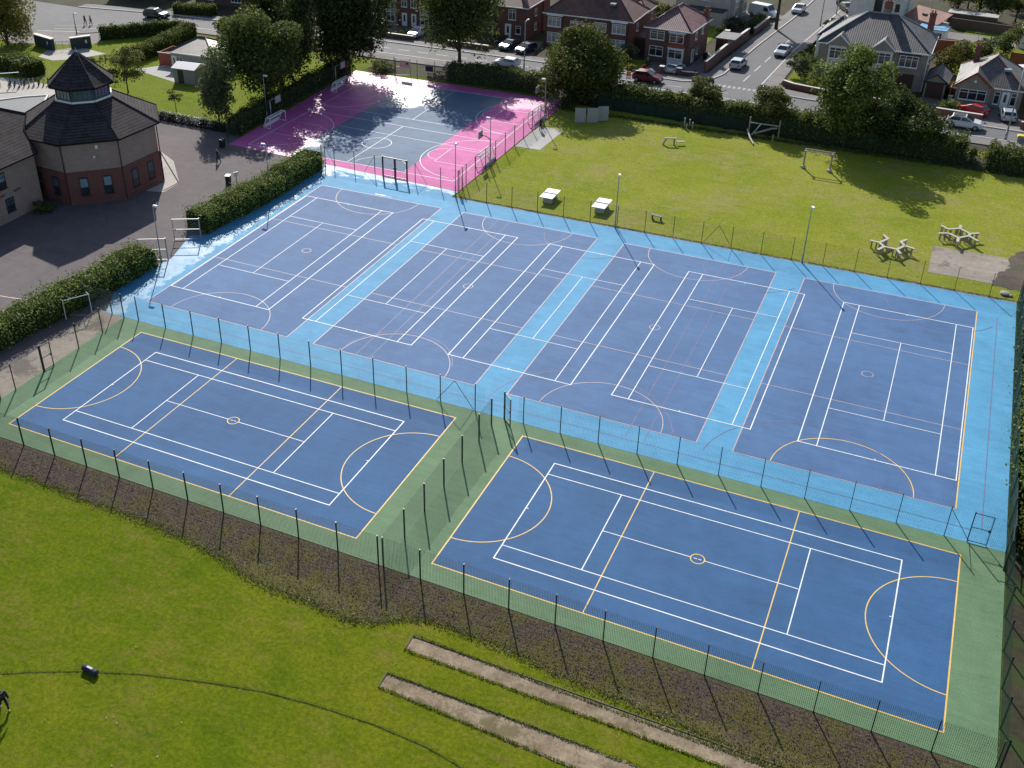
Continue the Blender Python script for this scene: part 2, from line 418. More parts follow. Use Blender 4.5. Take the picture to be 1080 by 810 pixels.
    def line(s, x0, y0, x1, y1, w, z, m=0):
        d = math.hypot(x1 - x0, y1 - y0); ux, uy = (x1 - x0) / d, (y1 - y0) / d; px, py = -uy * w / 2, ux * w / 2
        return s.face([(x0 - px, y0 - py, z), (x1 - px, y1 - py, z), (x1 + px, y1 + py, z), (x0 + px, y0 + py, z)], m)
    def build(s, name, mats, parent=None, smooth=False, bevel=0., uv=True):
        me = bpy.data.meshes.new(name); me.from_pydata(s.v, [], s.f)
        for mm in (mats if isinstance(mats, (list, tuple)) else [mats]): me.materials.append(M[mm] if isinstance(mm, str) else mm)
        me.polygons.foreach_set('material_index', s.mi)
        if smooth: me.polygons.foreach_set('use_smooth', [True] * len(s.f))
        if uv and len(s.f) < 6000:
            l = me.uv_layers.new(name='UVMap').data; up = Vector((0, 0, 1))
            for p in me.polygons:
                n = p.normal
                u = up.cross(n)
                u = Vector((1, 0, 0)) if u.length < .05 else u.normalized()
                w = n.cross(u)
                for li in p.loop_indices:
                    q = me.vertices[me.loops[li].vertex_index].co; l[li].uv = (q.dot(u), q.dot(w))
        me.update()
        o = bpy.data.objects.new(name, me); C.objects.link(o)
        if parent is not None: o.parent = parent
        if bevel:
            b = o.modifiers.new('bevel', 'BEVEL'); b.width = bevel; b.segments = 2; b.limit_method = 'ANGLE'
        return o
def leafmesh(name, pts, size, mat, parent=None, nrm=None, tilt=.8, core=None, coremat=None, seed=0):
    """many small leaf-clump faces, one quad each, through a volume"""
    rng = np.random.default_rng(seed); n = len(pts)
    a = rng.normal(size=(n, 3)); 
    if nrm is not None: a = nrm + a * tilt
    a /= np.linalg.norm(a, axis=1, keepdims=True) + 1e-9
    b = rng.normal(size=(n, 3)); u = np.cross(a, b); u /= np.linalg.norm(u, axis=1, keepdims=True) + 1e-9; v = np.cross(a, u)
    sz = (size * rng.uniform(.6, 1.35, size=(n, 1))); asp = rng.uniform(.5, .9, size=(n, 1))
    P = np.empty((n, 4, 3)); bend = a * sz * .18
    P[:, 0] = pts - u * sz * .5; P[:, 1] = pts + v * sz * .5 * asp + bend; P[:, 2] = pts + u * sz * .5; P[:, 3] = pts - v * sz * .5 * asp + bend
    V = P.reshape(-1, 3); nf = n; nv = n * 4
    cv, cf = (core if core else ([], []))
    me = bpy.data.meshes.new(name)
    me.vertices.add(nv + len(cv))
    allv = np.concatenate([V, np.array(cv, float).reshape(-1, 3)]) if len(cv) else V
    me.vertices.foreach_set('co', allv.astype(np.float32).ravel())
    loops = np.arange(nv); starts = np.arange(n) * 4; tot = np.full(n, 4)
    mi = np.zeros(n, int)
    if len(cf):
        cl = np.concatenate([np.array(f) + nv for f in cf]); ct = np.array([len(f) for f in cf]); cs = np.concatenate([[0], np.cumsum(ct)[:-1]]) + nv
        loops = np.concatenate([loops, cl]); starts = np.concatenate([starts, cs]); tot = np.concatenate([tot, ct]); mi = np.concatenate([mi, np.ones(len(cf), int)])
    me.loops.add(len(loops)); me.loops.foreach_set('vertex_index', loops.astype(np.int32))
    me.polygons.add(len(starts)); me.polygons.foreach_set('loop_start', starts.astype(np.int32)); me.polygons.foreach_set('loop_total', tot.astype(np.int32))
    me.materials.append(M[mat]); me.materials.append(M[coremat or mat])
    me.polygons.foreach_set('material_index', mi.astype(np.int32))
    me.update(calc_edges=True); me.validate()
    o = bpy.data.objects.new(name, me); C.objects.link(o)
    if parent is not None: o.parent = parent
    return o

def crown_points(rx, ry, z0, z1, n, blobs, rng, sub=.34, flat=.0, lowfill=.2):
    """leaf points on the shells of many sub-clumps spread in an uneven ellipsoid; local coordinates"""
    cz, hz = (z0 + z1) / 2, (z1 - z0) / 2
    cs = []; 
    while len(cs) < blobs:
        d = rng.normal(size=3); d /= np.linalg.norm(d)
        q = rng.uniform(.35, .80) if rng.random() < .8 else rng.uniform(0, .4)
        k = 1 + .12 * math.sin(3 * math.atan2(d[1], d[0]) + blobs)
        cs.append((d[0] * rx * q * k, d[1] * ry * q * k, cz + d[2] * hz * q))
    cs = np.array(cs); rs = np.array([rng.uniform(.62, 1.25) * sub for _ in cs])
    idx = rng.integers(0, blobs, size=n)
    d = rng.normal(size=(n, 3)); d[:, 2] = np.where(rng.random(n) < .65, np.abs(d[:, 2]), d[:, 2]); d /= np.linalg.norm(d, axis=1, keepdims=True)
    rr = rs[idx][:, None] * (1 - np.abs(rng.normal(size=(n, 1))) * .28 + (rng.random((n, 1)) < .06) * .25)
    p = cs[idx] + d * rr * np.array([rx, ry, hz * .9])
    return p, d, cs

def tree(label, x, y, h, r, mat, z0=None, trunk=.25, n=7000, blobs=26, leaf=.42, seed=1, group=None, cat='tree', ry=None, sub=.34, lean=(0, 0), cx=0., cy=0.):
    rng = np.random.default_rng(seed); z0 = h * .2 if z0 is None else z0; ry = ry or r
    t = thing(cat, label, cat, (x, y, 0), 0, group)
    p, d, cs = crown_points(r, ry, z0, h, n, blobs, rng, sub)
    off = np.array([cx, cy, 0]); p = p + off; cs = cs + off
    k = p[:, 2] > .15; p = p[k]; d = d[k]
    leafmesh('crown', p, leaf, mat, t, d, .9, seed=seed)
    mb = MB(); top = Vector((cx * .6, cy * .6, z0 + (h - z0) * .45)); f = Vector((top.x * .35, top.y * .35, z0 * .8 + .3))
    mb.tube((0, 0, -.1), f, trunk, trunk * .72, 9); mb.tube(f, top, trunk * .72, trunk * .35, 8)
    for c in cs[rng.permutation(len(cs))[:min(14, len(cs))]]:
        q = rng.uniform(0, .8); b = f.lerp(top, q); c = Vector(c); m = b.lerp(c, .5) + Vector((0, 0, .15 * h * rng.uniform(0, .3)))
        mb.tube(b, m, trunk * .32, trunk * .2, 6); mb.tube(m, c, trunk * .2, trunk * .07, 5)
    mb.build('trunk', 'bark_brown', t, True, uv=False)
    return t
def shrub(label, x, y, h, r, mat, n=900, seed=1, leaf=.25, group=None, ry=None, cat='shrub', blobs=9):
    rng = np.random.default_rng(seed); ry = ry or r
    t = thing(cat, label, cat, (x, y, 0), 0, group)
    p, d, cs = crown_points(r, ry, -h * .25, h, n, blobs, rng, .42)
    k = p[:, 2] > .02; p, d = p[k], d[k]
    leafmesh('foliage', p, leaf, mat, t, d, .9, seed=seed)
    mb = MB()
    for c in cs: mb.tube((0, 0, 0), (c[0] * .8, c[1] * .8, max(.2, c[2] * .8)), .04, .015, 5)
    mb.build('stem', 'bark_brown', t, uv=False)
    return t
def hedge(label, path, w, h, mat, dens=26, leaf=.24, seed=1, group=None, rough=.18, core='twig_dark', endh=None, cat='hedge'):
    """path = [(x,y)...] centre line; leaf-clump shell around a twiggy inner body"""
    rng = np.random.default_rng(seed)
    P = np.array(path, float); seg = np.linalg.norm(np.diff(P, axis=0), axis=1); L = seg.sum(); cum = np.concatenate([[0], np.cumsum(seg)])
    def at(s):
        i = np.clip(np.searchsorted(cum, s, side='right') - 1, 0, len(seg) - 1)
        f = ((s - cum[i]) / seg[i])[:, None]; d = (P[i + 1] - P[i]) / seg[i][:, None]
        return P[i] + (P[i + 1] - P[i]) * f, d
    def hh(s): return h * (1 + .05 * np.sin(s * .7 + seed) + .04 * np.sin(s * 1.9 + 2 * seed) + rough * .25 * np.sin(s * 3.7))
    def ww(s): return w * (1 + .05 * np.sin(s * .9 + 3 * seed) + rough * .25 * np.sin(s * 2.9 + 1))
    area = L * (w + 2 * h) + 2 * w * h; n = int(area * dens)
    s = rng.uniform(0, L, n); q = rng.uniform(0, w + 2 * h, n)
    endm = rng.random(n) < (2 * w * h / area)
    c, d = at(s); nx = np.stack([-d[:, 1], d[:, 0]], 1)
    side = np.where(q < h, -1, np.where(q > h + w, 1, 0)); H = hh(s); Wd = ww(s)
    z = np.where(side == 0, H, rng.uniform(0, 1, n) ** .85 * H); lat = np.where(side == 0, rng.uniform(-.5, .5, n) * Wd, side * Wd / 2)
    # soften the shoulders
    k = np.clip((z / H - .8) / .2, 0, 1); lat = lat * (1 - .16 * k * (side != 0))
    sag = np.where(side == 0, (np.abs(lat) / (Wd / 2)) ** 3 * .10 * H, 0); z = z - sag
    pts = np.concatenate([c + nx * lat[:, None], z[:, None]], 1)
    nr = np.concatenate([nx * side[:, None], (side == 0)[:, None].astype(float)], 1)
    e = endm; ns = e.sum(); fe = (rng.random(ns) < .5)
    ce, de = at(np.where(fe, 0., L - 1e-6)); nxe = np.stack([-de[:, 1], de[:, 0]], 1)
    pts[e] = np.concatenate([ce + nxe * (rng.uniform(-.5, .5, ns) * w)[:, None], (rng.uniform(0, 1, ns) * h)[:, None]], 1)
    nr[e] = np.concatenate([de * np.where(fe, -1, 1)[:, None], np.zeros((ns, 1))], 1)
    pts = pts + rng.normal(size=pts.shape) * rough * .5 + nr * rng.uniform(-.10, .14, (n, 1)) 
    big = rng.random(n) < .05; pts[big] += nr[big] * rough * 1.2 + np.array([0, 0, rough * .6])
    pts[:, 2] = np.maximum(pts[:, 2], .05)
    # inner body
    ss = np.linspace(0, L - 1e-6, max(2, int(L / 1.2))); cc, dd = at(ss); nn = np.stack([-dd[:, 1], dd[:, 0]], 1); v = []; f = []
    for i in range(len(ss)):
        Hi = hh(ss[i:i+1])[0] - .14; Wi = ww(ss[i:i+1])[0] / 2 - .12
        for a, b in ((-1, .0), (-.96, .75), (-.8, 1), (.8, 1), (.96, .75), (1, .0)):
            v.append((cc[i, 0] + nn[i, 0] * Wi * a, cc[i, 1] + nn[i, 1] * Wi * a, Hi * b))
    for i in range(len(ss) - 1):
        for j in range(5): f.append((i * 6 + j, i * 6 + j + 1, i * 6 + 7 + j, i * 6 + 6 + j))
    f.append((0, 1, 2, 3, 4, 5)); k0 = (len(ss) - 1) * 6; f.append(tuple(k0 + j for j in (5, 4, 3, 2, 1, 0)))
    o = leafmesh('hedge', pts, leaf, mat, None, nr, .8, (v, f), core, seed)
    return setmeta(o, label, cat, group)
# ------------------------------------------------------------------ camera, light, sky
cam = bpy.data.objects.new("camera", bpy.data.cameras.new("camera")); C.objects.link(cam)
yaw, pitch = -.440687, .533035
cam.location = (23.409, -45.452, 47.089)
cam.rotation_euler = (PI / 2 - pitch, 0, -yaw)
cam.data.sensor_width = 36; cam.data.lens = 1121.37 / 1080 * 36
cam.data.shift_x = 55.01 / 1080; cam.data.shift_y = -51.69 / 1080
cam.data.clip_start = .5; cam.data.clip_end = 3000
S.camera = cam
SUN = Vector((-.528 * .836, .849 * .836, .548)).normalized()
sl = bpy.data.lights.new("sun", 'SUN'); sl.energy = 4.8; sl.angle = rad(.53); sl.color = (1., .955, .88)
so = bpy.data.objects.new("sun", sl); C.objects.link(so); so.rotation_euler = SUN.to_track_quat('Z', 'Y').to_euler(); so.location = (-60, 120, 90)
w = bpy.data.worlds.new("World"); S.world = w; w.use_nodes = True
wn = w.node_tree; bg = wn.nodes['Background']; sky = wn.nodes.new('ShaderNodeTexSky'); sky.sky_type = 'NISHITA'; sky.sun_disc = False
sky.sun_elevation = rad(33.2); sky.sun_rotation = math.atan2(-.528, .849); sky.altitude = 50; sky.air_density = 1.2; sky.dust_density = 1.; sky.ozone_density = 1.5
wn.links.new(sky.outputs[0], bg.inputs[0]); bg.inputs[1].default_value = .098
S.view_settings.view_transform = 'Standard'; S.view_settings.look = 'None'; S.view_settings.exposure = .34; S.view_settings.gamma = 1

# ------------------------------------------------------------------ ground sheets
def sheet(name, poly, z, mat, parent=None, kind='structure'):
    o = MB().face([(p[0], p[1], z) for p in poly]).build(name, mat, parent, uv=False)
    if parent is None: o['kind'] = kind
    return o
def rect(x0, y0, x1, y1): return [(x0, y0), (x1, y0), (x1, y1), (x0, y1)]
sheet('ground', rect(-900, -700, 900, 1200), -.060, 'field_grass')
sheet('playing_field', [(-24.3, 54.2), (80, 54.2), (80, 92.3), (-24.3, 97)], -.040, 'play_grass')
sheet('school_lawn', [(-118, 56), (-59.5, 61.5), (-57.2, 97.5), (-96, 97.5), (-118, 84)], -.036, 'verge_grass')
sheet('hedge_bed', [(33.25, -60), (60, -60), (60, 60), (33.25, 54.2)], -.036, 'garden_earth')
# school yard
sheet('yard', [(-118, -6), (-45.5, -6), (-39.1, 1.0), (-39.1, 17.), (-41.4, 17.), (-41.2, 53.5), (-43.5, 57.2), (-56.7, 57.2), (-57.6, 61.2), (-118, 62.)], -.020, 'yard_tarmac')
sheet('gravel_strip', [(-42.4, 2.), (-39.1, 2.), (-39.1, 16.9), (-42.0, 16.9)], -.010, 'old_slab')
sheet('entrance_paving', [(-56.4, 40.6), (-54.4, 41.2), (-54.6, 44.2), (-59.5, 49.4), (-62.8, 51.2), (-58.5, 46.)], -.012, 'pale_paving')
sheet('rear_courtyard', [(-118, 62.), (-84., 52.), (-73, 52.), (-90, 66.), (-103., 66.), (-118, 60.)], -.014, 'pale_paving')
# school gate forecourt
sheet('gate_path', [(-108.4, 79.4), (-104.9, 83.2), (-98.5, 82.), (-101., 77.4), (-103.4, 75.6), (-107, 76.2)], -.014, 'pale_paving')
sheet('cottage_path', [(-88.9, 77.3), (-79., 74.6), (-79., 79.5), (-86, 81.3)], -.014, 'concrete_slab')
# bank of bark between the courts and the field
bank = [(-39.5, -1.55), (33.2, -1.55), (33.2, -7.6), (27., -6.9), (23., -6.0), (18., -5.55), (13.2, -5.2), (11., -5.1), (7.9, -4.6), (5.1, -4.5), (2.2, -4.35), (.8, -4.8), (-.6, -5.9),
        (-2.2, -6.5), (-3.9, -6.35), (-5.1, -6.15), (-7.4, -6.25), (-9.6, -6.1), (-12.8, -5.2), (-16.2, -4.7), (-20.8, -4.5), (-24.5, -4.55), (-28., -4.35), (-32.5, -4.3), (-39.5, -4.4)]
rng = np.random.default_rng(3)
bk = bank[:3]
for a, b in zip(bank[2:-1], bank[3:]):
    for i in range(8):
        t = (i + 1) / 8; bk.append((a[0] + (b[0] - a[0]) * t, a[1] + (b[1] - a[1]) * t + (rng.normal() * .13 if i < 7 else 0)))
bk = [bank[0], bank[1]] + bk[2:]
sheet('bark_bank', bk, -.030, 'bark_mulch')
# mounds of bark chunks and clods along the bank: uncountable loose cover
def scatter_poly(n, x0, x1, y0, y1, rng): return np.stack([rng.uniform(x0, x1, n), rng.uniform(y0, y1, n)], 1)
def lower_edge(x):
    e = sorted([(p[0], p[1]) for p in bank[2:]]); return np.interp(x, [p[0] for p in e], [p[1] for p in e])
q = scatter_poly(30000, -39, 33, -7.6, -1.75, rng); q = q[q[:, 1] > lower_edge(q[:, 0]) + .05]
o = leafmesh('bark_chips', np.concatenate([q, rng.uniform(-.02, .03, (len(q), 1))], 1), .075, 'bark_mulch', None, np.tile([0, 0, 1.], (len(q), 1)), .35, seed=5); o['kind'] = 'stuff'
q = scatter_poly(30000, -39, 33, -7.9, -1.9, rng); le = lower_edge(q[:, 0])
from math import sin
dens = np.clip((-(q[:, 1]) - 2.2) / 3.5, 0, 1) * (.35 + .65 * (np.sin(q[:, 0] * .9) * np.sin(q[:, 0] * .37 + q[:, 1] * 1.3) > -.15)) * np.where(q[:, 0] < -22, .25, 1.)
q = q[(rng.random(len(q)) < dens * .75) & (q[:, 1] > le - .35)]
o = leafmesh('weeds', np.concatenate([q, rng.uniform(.0, .08, (len(q), 1))], 1), .10, 'leaf_olive', None, None, .8, seed=6); o['kind'] = 'stuff'
# rough grass tufts on the field edge, along the runways and round the courts
def tufts(name, pts, size, mat, seed, hz=.07):
    r = np.random.default_rng(seed)
    o = leafmesh(name, np.concatenate([pts, r.uniform(0, hz, (len(pts), 1))], 1), size, mat, None, None, .8, seed=seed); o['kind'] = 'stuff'
ex = rng.uniform(-39, 33, 9000) * 1.; tufts('grass_edge', np.stack([ex, lower_edge(ex) - .05 + rng.normal(size=9000) * .22], 1), .09, 'leaf_straw', 8, .015)
ex = rng.uniform(-24, 33, 3500); tufts('fence_grass', np.stack([ex, 54.1 + rng.normal(size=3500) * .08], 1), .10, 'leaf_grass', 9, .03)
# old long-jump runways
def strip(name, pts, mat, z, jit, seed):
    r = np.random.default_rng(seed); out = []
    n = len(pts)
    for i in range(n):
        a, b = pts[i], pts[(i + 1) % n]; d = math.hypot(b[0] - a[0], b[1] - a[1]); k = max(1, int(d / .45))
        for j in range(k): t = j / k; out.append((a[0] + (b[0] - a[0]) * t + r.normal() * jit, a[1] + (b[1] - a[1]) * t + r.normal() * jit))
    return sheet(name, out, z, mat)
strip('cinder_runway', [(1.75, -6.05), (1.8, -7.05), (12, -7.12), (24, -7.1), (40, -7.2), (40, -6.1), (24, -5.85), (12, -5.85)], 'cinder', -.045, .035, 2)
strip('cinder_runway', [(1.7, -9.1), (1.75, -10.1), (12, -10.5), (30, -10.6), (30, -9.0), (14, -8.95), (6, -9.1)], 'cinder', -.045, .035, 3)
for y0, y1, sd in ((-5.9, -6.1, 11), (-9.05, -8.98, 13), (-7.1, -7.1, 12), (-10.12, -10.45, 14)):
    ex = rng.uniform(1.7, 30, 2600); tufts('runway_edge_grass', np.stack([ex, y0 + (y1 - y0) * np.clip((ex - 1.8) / 12, 0, 1) + rng.normal(size=2600) * .05], 1), .08, 'leaf_grass', sd, .03)
e = MB()
for a, b in (((1.68, -9.05), (1.72, -10.15)), ((1.68, -9.05), (14, -8.92)), ((1.72, -6.0), (1.77, -7.1)), ((1.72, -5.98), (24, -5.80))):
    e.beam((*a, -.03), (*b, -.03), .06, .07)
setmeta(e.build('timber_edging', 'fence_brown'), kind='structure')
# mown furrow across the field
fl = [(-26, -22), (-22, -20.2), (-18.1, -18.48), (-16.55, -17.59), (-14.18, -16.42), (-10.9, -15.1), (-6.9, -13.9), (-3.9, -13.18), (-.75, -12.74), (2.7, -12.5), (5.9, -12.57), (8.1, -12.92), (12, -14), (16, -16)]
m_ = MB()
for a, b in zip(fl[:-1], fl[1:]):
    m_.line(*a, *b, .075, -.052)
setmeta(m_.build('furrow', 'furrow_soil', uv=False), kind='structure')
fx = np.array([p[0] for p in fl]); fy = np.array([p[1] for p in fl]); ex = rng.uniform(-26, 16, 2500)
tufts('furrow_grass', np.stack([ex, np.interp(ex, fx, fy) + .07 + rng.normal(size=2500) * .035], 1), .06, 'leaf_grass', 17, .03)
# white clover heads / litter scattered on the field
q = scatter_poly(260, -18, 2, -27, -8, rng); q = q[rng.random(len(q)) < .10 + .8 * (np.hypot(q[:, 0] + 8, q[:, 1] + 19) < 3)]
o = leafmesh('pale_specks', np.concatenate([q, np.full((len(q), 1), .0)], 1), .09, 'render_cream', None, np.tile([0, 0, 1.], (len(q), 1)), .3, seed=4); o['kind'] = 'stuff'

# ------------------------------------------------------------------ courts
XL, XR = -39.25, 33.15
def court(name, poly, mat):
    mb = MB(); mb.prism(poly, -.058, 0.); o = mb.build(name, mat, uv=False); o['kind'] = 'structure'; return o
green = court('green_surround', [(XL, 2.0), (-36, -1.55), (XR, -1.55), (XR, 16.75), (XL, 16.75)], 'court_green')
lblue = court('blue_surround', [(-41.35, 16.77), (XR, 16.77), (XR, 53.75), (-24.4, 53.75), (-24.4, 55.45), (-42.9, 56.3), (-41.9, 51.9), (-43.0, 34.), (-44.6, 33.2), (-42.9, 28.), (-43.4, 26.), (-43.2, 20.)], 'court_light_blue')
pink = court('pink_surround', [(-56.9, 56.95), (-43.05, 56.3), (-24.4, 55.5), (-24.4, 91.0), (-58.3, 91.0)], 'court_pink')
Z1, Z2, Z3, Z4 = .004, .008, .012, .016
def field(parent, name, x0, y0, x1, y1, mat): return MB().face([(x0, y0, Z1), (x1, y0, Z1), (x1, y1, Z1), (x0, y1, Z1)]).build(name, mat, parent, uv=False)
def outline(mb, x0, y0, x1, y1, w, z, m=0):
    mb.line(x0 - w / 2, y0, x1 + w / 2, y0, w, z, m); mb.line(x0 - w / 2, y1, x1 + w / 2, y1, w, z, m)
    mb.line(x0, y0 + w / 2, x0, y1 - w / 2, w, z, m); mb.line(x1, y0 + w / 2, x1, y1 - w / 2, w, z, m)
# the two green-edged netball / tennis courts
for x0, lab in ((0., 'right'), (-36.07, 'left')):
    f = field(green, 'court_area', x0, 0, x0 + 30.5, 15.25, 'court_blue')
    y = MB(); outline(y, x0, 0, x0 + 30.5, 15.25, .09, Z2)
    for k in (1, 2): y.line(x0 + 30.5 * k / 3, .05, x0 + 30.5 * k / 3, 15.2, .07, Z3)
    y.ring(x0, 7.625, Z3 + .0005, 4.9, .07, -PI / 2, PI / 2, 40); y.ring(x0 + 30.5, 7.625, Z3 + .0005, 4.9, .07, PI / 2, 1.5 * PI, 40)
    y.ring(x0 + 15.25, 7.625, Z4 + .001, .45, .07)
    y.build('netball_markings', 'line_yellow', green, uv=False)
    t0, w0 = (30.5 - 23.77) / 2, (15.25 - 10.97) / 2; a, b = x0 + t0, x0 + t0 + 23.77; c, d = w0, w0 + 10.97
    t = MB(); outline(t, a, c, b, d, .08, Z4 - .001)
    for yy in (c + 1.37, d - 1.37): t.line(a + .04, yy, b - .04, yy, .07, Z4 - .001)
    for xx in (x0 + 15.25 - 6.4, x0 + 15.25 + 6.4): t.line(xx, c + 1.41, xx, d - 1.41, .07, Z4 - .001)
    t.line(x0 + 8.89, 7.625, x0 + 14.86, 7.625, .06, Z4 - .001); t.line(x0 + 15.64, 7.625, x0 + 21.61, 7.625, .06, Z4 - .001)
    t.line(x0 + 15.0, 7.625, x0 + 15.22, 7.625, .06, Z4 - .001); t.line(x0 + 15.3, 7.625, x0 + 15.5, 7.625, .06, Z4 - .001)
    for xx, s in ((a, 1), (b, -1)): t.line(xx + s * .05, 7.625, xx + s * .2, 7.625, .06, Z4 - .0005)
    t.build('tennis_markings', 'line_white', green, uv=False)
# long red-brown worn seam between the two, worn pale strip
# the four slate courts on light blue
for x0 in (-39.35, -21.42, -3.28, 14.68):
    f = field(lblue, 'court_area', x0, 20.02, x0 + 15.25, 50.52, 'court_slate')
    y = MB(); outline(y, x0, 20.02, x0 + 15.25, 50.52, .075, Z2)
    for k in (1, 2): y.line(x0 + .04, 20.02 + 30.5 * k / 3, x0 + 15.21, 20.02 + 30.5 * k / 3, .06, Z3 - .002)
    cx = x0 + 7.625
    y.ring(cx, 20.02, Z3 - .001, 4.9, .06, 0, PI, 40); y.ring(cx, 50.52, Z3 - .001, 4.9, .06, PI, 2 * PI, 40); y.ring(cx, 35.27, Z3, .45, .06)
    y.build('netball_markings', 'line_salmon', lblue, uv=False)
    if x0 > 10:
        y = MB(); y.line(x0 + 15.25, 20.1, x0 + 15.25, 50.45, .085, Z2 + .002); y.ring(cx, 20.02, Z3 + .0005, 4.9, .07, .02, PI - .02, 40); y.build('yellow_markings', 'line_yellow', lblue, uv=False)
p = MB()
for cx in (-13.8, 2.9 - .0, 20.0):     # faint circles of an older layout
    p.ring(cx, 18.5 if cx > 0 else 20.5, Z3 + .002, 7.4 if cx > 0 else 4.9, .05, .25, PI - .1, 44); p.ring(cx + 7, 50.5, Z3 + .002, 4.9, .045, PI + .2, 2 * PI - .5, 40)
p.line(-15.9, 18.9, -15.9, 50.2, .05, Z3 + .003); p.line(-17.2, 18.9, -17.2, 50.6, .05, Z3 + .003)
p.line(6.95, 18.6, 6.95, 50.4, .05, Z3 + .003); p.line(8.4, 18.6, 8.4, 50.4, .05, Z3 + .003); p.line(31.62, 18.5, 31.62, 50, .05, Z3)
p.line(-38.9, 18.2, 31., 18.2, .04, Z3)
p.build('faint_markings', 'line_pink_faint', lblue, uv=False)
for cx in (-33.75, -19.15, -4.65, 9.77, 24.27):
    t = MB(); a, b = cx - 5.485, cx + 5.485; c, d = 23.38, 47.15
    outline(t, a, c, b, d, .08, Z4 + .001)
    for xx in (a + 1.37, b - 1.37): t.line(xx, c + .04, xx, d - .04, .07, Z4 + .001)
    for yy in (35.265 - 6.4, 35.265 + 6.4): t.line(a + 1.41, yy, b - 1.41, yy, .06, Z4 + .001)
    t.line(cx, 28.9, cx, 41.63, .06, Z4 + .001)
    for yy, s in ((c, 1), (d, -1)): t.line(cx, yy + s * .05, cx, yy + s * .2, .06, Z4 + .0015)
    t.build('tennis_markings', 'line_white', lblue, uv=False)
# small white stencil smudge at the top of the left court
s_ = MB(); s_.line(-32.6, 50.9, -31.2, 50.9, .22, Z4); s_.line(-31.0, 50.82, -30.4, 50.82, .1, Z4); s_.build('worn_stencil', 'line_white_worn', lblue, uv=False)
# pink ball court
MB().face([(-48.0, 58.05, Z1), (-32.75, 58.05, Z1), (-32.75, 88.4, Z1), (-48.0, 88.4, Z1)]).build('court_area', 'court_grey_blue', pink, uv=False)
t = MB()
t.line(-54.65, 57.98, -26.2, 57.98, .08, Z2); t.line(-54.65, 88.4, -26.6, 88.4, .08, Z2); t.line(-54.65, 58.02, -54.4, 88.36, .08, Z2); t.line(-26.2, 58.02, -26.5, 88.36, .08, Z2)
t.line(-54.5, 72.45, -26.3, 71.75, .07, Z3); t.line(-54.4, 75.05, -26.3, 74.9, .07, Z3); t.line(-47.9, 68.7, -26.3, 68.3, .06, Z3)
t.line(-40.4, 58.1, -40.2, 72.0, .07, Z3 + .001); t.ring(-40.3, 65.2, Z3 + .002, 1.85, .07); t.ring(-40.3, 80.1, Z3 + .002, .7, .06); t.line(-40.3, 75., -40.5, 88.3, .06, Z3 + .001)
for yy in (65.2, 81.5):
    t.ring(-26.8, yy, Z3 + .003, 6.6, .07, PI / 2 + .08, 1.5 * PI - .05, 40); t.ring(-54.3, yy, Z3 + .003, 6.6, .07, -PI / 2 + .05, PI / 2 - .05, 40)
    for sgn, xb in ((-1, -26.3), (1, -54.4)):
        xk = xb + sgn * 4.7
        t.line(xb, yy - 2.45, xk, yy - 2.45, .06, Z4); t.line(xb, yy + 2.45, xk, yy + 2.45, .06, Z4); t.line(xk, yy - 2.42, xk, yy + 2.42, .06, Z4 + .001)
        t.ring(xk, yy, Z4 + .002, 1.9, .06, PI / 2 if sgn < 0 else -PI / 2, 1.5 * PI if sgn < 0 else PI / 2, 24)
t.ring(-36.2, 58.0, Z3 + .003, 3.5, .06, .1, PI - .1, 30)
t.build('court_markings', 'line_white', pink, uv=False)
# concrete slabs on the playing field
sheet('concrete_pad', [(-24.2, 71.6), (-20.9, 71.7), (-20.7, 79.6), (-24.2, 79.9)], -.020, 'concrete_slab')
sheet('old_concrete_pad', [(25.25, 57.0), (33.2, 57.0), (34.0, 63.6), (25.25, 63.5)], -.024, 'old_slab')
strip('bare_earth', [(31.0, 56.8), (33.6, 56.3), (34.5, 66.5), (33.4, 66.), (32.2, 63.8), (32.4, 61.5), (31.5, 59.5)], 'dirt_pile', -.018, .15, 5)
strip('worn_earth', [(-24.1, 53.78), (33.1, 53.8), (33.1, 54.35), (10, 54.3), (-10, 54.28), (-24.1, 54.3)], 'cinder', -.026, .05, 6)
strip('worn_earth', [(-24.3, 90.3), (-10, 89.7), (10, 88.6), (34, 87.2), (34, 92.1), (-24.3, 92.1)], 'garden_earth', -.030, .15, 7)

